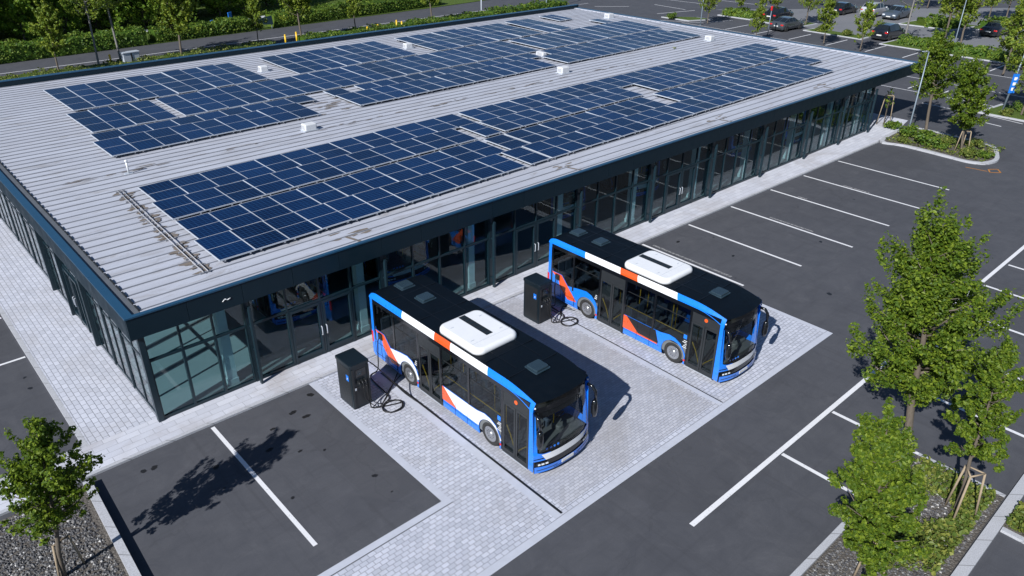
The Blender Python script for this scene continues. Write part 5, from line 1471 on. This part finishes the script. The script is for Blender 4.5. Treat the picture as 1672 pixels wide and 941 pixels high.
def car(kind, pname, x, y, rz, label):
    key = (kind, pname)
    o = empty('parked_car', (x, y, 0.005), rz, label, 'car', 'cars in the far car park')
    if key not in CARP: CARP[key] = make_car(kind, M[pname])
    body, gl, st = CARP[key]
    o.scale = (1.15, 1.15, 1.15)
    for nm, me in (('body', body), ('windows', gl)):
        c = bpy.data.objects.new(nm, me); COL.objects.link(c); c.parent = o
    xr, xf = st[0][0], st[-1][0]
    for wx_ in (-1.32, 1.35):
        for s in (-1, 1):
            mb = MB(); sx = -s
            mb.lathe((wx_, s * 0.915, 0.32), 'y', [(sx * 0.0, 0.21), (sx * 0.0, 0.29), (sx * 0.03, 0.325), (sx * 0.2, 0.325), (sx * 0.22, 0.2)], 18)
            wh = mb.build('wheel', M['rubber'], o)
            mb = MB(); mb.lathe((wx_, s * 0.915, 0.32), 'y', [(sx * 0.005, 0.22), (sx * 0.02, 0.19), (sx * 0.012, 0.07), (sx * -0.005, 0.02)], 14); mb.build('rim', M['rim'], wh)
    zt = 0.80 if kind != 'suv' else 0.95
    for s in (-1, 1):
        mb = MB(); mb.rbox(xr - 0.012, xr + 0.20, s * 0.70 - 0.16, s * 0.70 + 0.16, zt - 0.13, zt + 0.0, 0.04); mb.build('tail_light', M['red'], o)
        mb = MB(); mb.rbox(xf - 0.22, xf + 0.0, s * 0.62 - 0.16, s * 0.62 + 0.16, 0.53, 0.66, 0.05); mb.build('headlight', M['lens'], o)
        mb = MB(); mb.rbox(0.85, 1.0, s * 0.98 - 0.09, s * 0.98 + 0.09, 0.98, 1.12, 0.04); mb.build('mirror', M[pname], o)
    mb = MB(); mb.box(xr - 0.03, xr - 0.012, -0.26, 0.26, 0.53, 0.65); mb.box(xf + 0.012, xf + 0.03, -0.26, 0.26, 0.36, 0.47); mb.build('number_plate', M['plate'], o)
    mb = MB(); mb.box(xr - 0.02, xr + 0.1, -0.75, 0.75, 0.22, 0.40); mb.build('bumper', M['dark'], o); mb = MB(); mb.box(xf - 0.08, xf + 0.015, -0.72, 0.72, 0.20, 0.36); mb.build('bumper', M['dark'], o)
    return o
M['carblack'] = plain('car_black', (0.008, 0.010, 0.015), 0.18, var=0.1, coat=0.8)
M['cargrey'] = plain('car_grey', (0.065, 0.075, 0.085), 0.28, 0.3, var=0.1, coat=0.8)
M['carsilver'] = plain('car_silver', (0.56, 0.57, 0.61), 0.28, 0.3, var=0.05, coat=0.6)
M['carblue'] = plain('car_bluegrey', (0.08, 0.105, 0.14), 0.26, 0.3, var=0.1, coat=0.8)
car('sedan', 'carblack', 96.5, 33.1, 0.02, 'black sedan parked by the island with the slim trees')
car('coupe', 'cargrey', 90.2, 28.1, -0.05, 'grey coupe half hidden by a low tree top behind the roof')
car('coupe', 'carblack', 108.9, 29.9, -0.02, 'black coupe in the upper row, left of the silver car')
car('suv', 'carsilver', 110.4, 26.0, -0.02, 'silver hatchback between the black coupe and the blue-grey sedan')
car('sedan', 'carblue', 110.7, 22.9, pi - 0.02, 'blue-grey sedan facing the camera beside the silver car')
car('suv', 'carblack', 94.0, 16.6, -0.03, 'large black hatchback at the kerb with the hedge')
car('sedan', 'carblack', 107.3, 8.9, -0.03, 'lone black sedan parked near the right edge')

# ------------------------------------------------------------------ lamps, signs, posts
def lamp(x, y, h, label, arm=(0.5, 0.0), head=True, mat='post', r=0.06):
    o = empty('street_lamp', (x, y, 0.0), 0, label, 'street lamp', 'lamp posts')
    mb = MB(); mb.tube([(0, 0, 0.02), (0, 0, 0.9), (0, 0, h)], [r * 1.25, r, r * 0.7], 8); mb.build('pole', M[mat], o)
    mb = MB(); mb.lathe((0, 0, 0.0), 'z', [(0, r * 2.4), (0.04, r * 2.4), (0.06, r * 1.3)], 10); mb.build('base', M[mat], o)
    if head:
        mb = MB(); mb.tube([(0, 0, h - 0.03), (arm[0], arm[1], h + 0.02)], 0.035, 6); mb.build('arm', M[mat], o)
        mb = MB(); mb.cbox((arm[0] * 1.3, arm[1] * 1.3, h + 0.02), (0.62 if abs(arm[0]) > abs(arm[1]) else 0.28, 0.28 if abs(arm[0]) > abs(arm[1]) else 0.62, 0.08), 0, 0.05); mb.build('lamp_head', M['dark'], o)
    return o
lamp(55.1, -2.5, 6.2, 'dark lamp post rising in front of the full round tree on the island', (-0.45, 0.35))
lamp(93.5, 8.7, 6.2, 'pale lamp post between the two broad trees on the hedge island', (0.6, 0.0))
lamp(84.2, 37.2, 7.0, 'lamp post beside the yellowish tree behind the roof edge', (0.5, 0.3))
lamp(66.0, 60.7, 8.0, 'pale lamp mast on the roadside strip left of the roof corner', (0.5, 0.3), mat='alu', r=0.09)
lamp(78.2, 60.3, 7.5, 'lamp mast at the far back roof corner', (0.5, 0.3), mat='post', r=0.11)
o = empty('red_post', (84.4, 27.3, 0.0), 0, 'thin post with a red top beside the grey coupe', 'post')
mb = MB(); mb.tube([(0, 0, 0), (0.1, 0.05, 3.0)], 0.05, 6); mb.build('pole', M['post'], o)
mb = MB(); mb.cbox((0.11, 0.05, 3.2), (0.22, 0.22, 0.5), 0, 0.08); mb.build('top', M['red'], o)
# banner pole with the blue sign
o = empty('sign_post', (66.9, -5.15, 0.0), 0, 'leaning pole carrying an upright blue sign and a pale flag', 'sign')
tx, ty = 0.45, -0.30
mb = MB(); mb.tube([(0, 0, 0.05), (tx, ty, 6.2)], [0.09, 0.05], 8); mb.build('pole', M['post'], o)
def on(z): return (tx * z / 6.2, ty * z / 6.2)
RTv = Vector((0.74, -0.67, 0)); FW = Vector((-0.67, -0.74, 0))
def plaque(mb, c, w, h, t, off=0.0, mi=0):
    c = Vector(c) + FW * off
    vs = [];
    for s in (0, 1):
        for a, b in ((-1, -1), (1, -1), (1, 1), (-1, 1)):
            vs.append(c + RTv * (a * w / 2) + Vector((0, 0, b * h / 2)) - FW * (t * s))
    mb.add(vs, [(0, 1, 2, 3), (7, 6, 5, 4), (0, 4, 5, 1), (1, 5, 6, 2), (2, 6, 7, 3), (3, 7, 4, 0)], mi)
mb = MB(); cx_, cy_ = on(2.6); plaque(mb, (cx_, cy_, 2.6), 0.50, 1.55, 0.05, 0.12); sp = mb.build('sign_plate', M['sky_blue'], o)
for k in range(3):
    zc = 3.0 - 0.42 * k; cx_, cy_ = on(2.6)
    c = Vector((cx_, cy_, zc)); mb = MB()
    for dx, dz, w_, h_ in ((-0.05, 0, 0.11, 0.24), (0.075, 0.03, 0.141, 0.17), (0.04, -0.09, 0.08, 0.08)):
        plaque(mb, c + RTv * dx + Vector((0, 0, dz)), w_, h_, 0.006, 0.128 + 0.0005 * dx)
    mb.build('glyph', M['white'], sp)

mb = MB(); a = on(5.9); nq = 6
for i in range(nq):
    u0, u1 = i / nq, (i + 1) / nq
    def FP(u, v):
        c = Vector((a[0], a[1], 5.95 - 1.55 * v - 0.35 * u * (1 - v) + 0.5 * u * v)) + RTv * (0.06 + 0.95 * u) + FW * (0.08 * sin(u * 5))
        return c
    mb.add([FP(u0, 0), FP(u1, 0), FP(u1, 1), FP(u0, 1)] + [FP(u0, 0) - FW * .012, FP(u1, 0) - FW * .012, FP(u1, 1) - FW * .012, FP(u0, 1) - FW * .012], [(0, 1, 2, 3), (7, 6, 5, 4), (0, 4, 5, 1), (2, 6, 7, 3)])
fl = mb.build('flag', M['cloth'], o)
mb = MB(); c = Vector((a[0], a[1], 5.2)) + RTv * 0.30 + FW * 0.10
for dx, dz, w_, h_ in ((-0.1, 0.1, 0.06, 0.35), (0.0, 0.25, 0.25, 0.06), (0.08, 0.0, 0.06, 0.30), (0.25, 0.05, 0.07, 0.28)): plaque(mb, c + RTv * dx + Vector((0, 0, dz)), w_, h_, 0.01, 0.02)
mb.build('flag_marking', M['sky_blue'], fl)
# yellow posts, cabinet and small sign by the road
for x, y, h, lab in ((16.9, 59.0, 1.3, 'yellow post just left of the grey cabinet'), (35.6, 59.0, 1.1, 'slim yellow post at the right end of the left hedge'), (37.1, 59.2, 1.2, 'yellow post in the gap between the roadside hedges'),
                     (46.2, 58.6, 0.9, 'short yellow post in the hedge near the thin tree'), (47.7, 58.6, 1.0, 'yellow post in the hedge right of the thin tree'), (50.6, 58.8, 1.2, 'left post of the yellow pair in the hedge'), (51.3, 58.7, 1.0, 'right post of the yellow pair in the hedge')):
    o = empty('yellow_post', (x, y, 0.05), 0, lab, 'post', 'yellow posts by the road')
    mb = MB(); mb.tube([(0, 0, 0), (0, 0, h)], 0.10, 8); mb.build('pole', M['yellow'], o)
    mb = MB(); mb.lathe((0, 0, h), 'z', [(0, 0.10), (0.05, 0.12), (0.12, 0.05)], 8); mb.build('cap', M['yellow'], o)
o = empty('electric_cabinet', (18.6, 58.3, 0.05), 0.1, 'pale grey cabinet on the roadside strip behind the roof', 'cabinet')
mb = MB(); mb.rbox(-0.8, 0.8, -0.3, 0.3, 0.05, 1.5, 0.04); mb.build('housing', M['alu'], o)
mb = MB(); mb.rbox(-0.86, 0.86, -0.36, 0.36, 1.502, 1.58, 0.05); mb.build('lid', M['alu'], o)
mb = MB(); mb.box(-0.06, 0.06, -0.34, -0.31, 0.1, 1.45); mb.build('door_seam', M['dark'], o)
o = empty('road_sign', (38.6, 70.3, 0.05), -0.3, 'small dark sign board in the gap of the far hedge', 'sign')
mb = MB(); mb.prism([(-1.0, 0.6), (1.1, 0.5), (1.0, 1.6), (-0.9, 1.2)], 'y', -0.05, 0.05); mb.build('board', M['steel'], o)
mb = MB()
for x in (-0.85, 0.9): mb.tube([(x, 0.08, 0), (x, 0.08, 1.5)], 0.05, 6)
mb.build('leg', M['alu'], o)
for x, y, h, lab in ((36.5, 75.4, 1.6, 'upright blue sign panel in the grass before the wood'), (33.8, 74.6, 1.0, 'low blue-white sign panel in the grass before the wood')):
    o = empty('info_panel', (x, y, 0.08), 0.5, lab, 'sign', 'blue panels in the grass')
    mb = MB(); mb.rbox(-0.35, 0.35, -0.06, 0.06, 0.15, h, 0.05); mb.build('board', M['sky_blue'], o)
    mb = MB(); mb.box(-0.25, 0.25, -0.04, 0.04, 0, 0.148); mb.build('foot', M['alu'], o)

# ------------------------------------------------------------------ camera, light
cam = bpy.data.cameras.new('camera'); co = bpy.data.objects.new('camera', cam); COL.objects.link(co)
yaw, pit, rol = 0.83014966, 0.49464981, 0.00945388
fwd = Vector((cos(yaw) * cos(pit), sin(yaw) * cos(pit), -sin(pit))); rgt = Vector((sin(yaw), -cos(yaw), 0)); up = rgt.cross(fwd)
r2 = rgt * cos(rol) + up * sin(rol); u2 = -rgt * sin(rol) + up * cos(rol)
mw = Matrix((r2, u2, -fwd)).transposed().to_4x4(); mw.translation = Vector((-5.2615, -24.055, 17.0))
co.matrix_world = mw
cam.sensor_width = 36.0; cam.lens = 36 * 1241.16 / 1672; cam.clip_end = 2000; cam.clip_start = 0.2
scene.camera = co

SD = Vector((-1.32, -0.37, 1.0)).normalized()           # towards the sun
el = math.asin(SD.z); az = atan2(SD.x, SD.y)
sun = bpy.data.lights.new('sun', 'SUN'); so = bpy.data.objects.new('sun', sun); COL.objects.link(so)
so.rotation_euler = (-SD).to_track_quat('-Z', 'Y').to_euler(); so.location = (0, 0, 60)
sun.energy = 4.8; sun.angle = R(0.5); sun.color = (1.0, 0.99, 0.975)
wd = bpy.data.worlds.new('World'); scene.world = wd; wd.use_nodes = True
nt = wd.node_tree; nt.nodes.clear()
sk = nt.nodes.new('ShaderNodeTexSky'); sk.sky_type = 'NISHITA'; sk.sun_disc = False
sk.sun_elevation = el; sk.sun_rotation = az; sk.altitude = 100; sk.air_density = 1.0; sk.dust_density = 0.3; sk.ozone_density = 5.0
bg = nt.nodes.new('ShaderNodeBackground'); bg.inputs['Strength'].default_value = 0.062
ou = nt.nodes.new('ShaderNodeOutputWorld')
nt.links.new(sk.outputs[0], bg.inputs[0]); nt.links.new(bg.outputs[0], ou.inputs[0])
scene.view_settings.view_transform = 'Standard'; scene.view_settings.look = 'None'
scene.view_settings.exposure = 0.36; scene.view_settings.gamma = 1.0
scene.render.engine = 'CYCLES'
cy = scene.cycles
cy.max_bounces = 8; cy.diffuse_bounces = 3; cy.glossy_bounces = 3; cy.transmission_bounces = 4; cy.transparent_max_bounces = 16
cy.use_denoising = True; cy.caustics_reflective = False; cy.caustics_refractive = False; cy.sample_clamp_indirect = 6
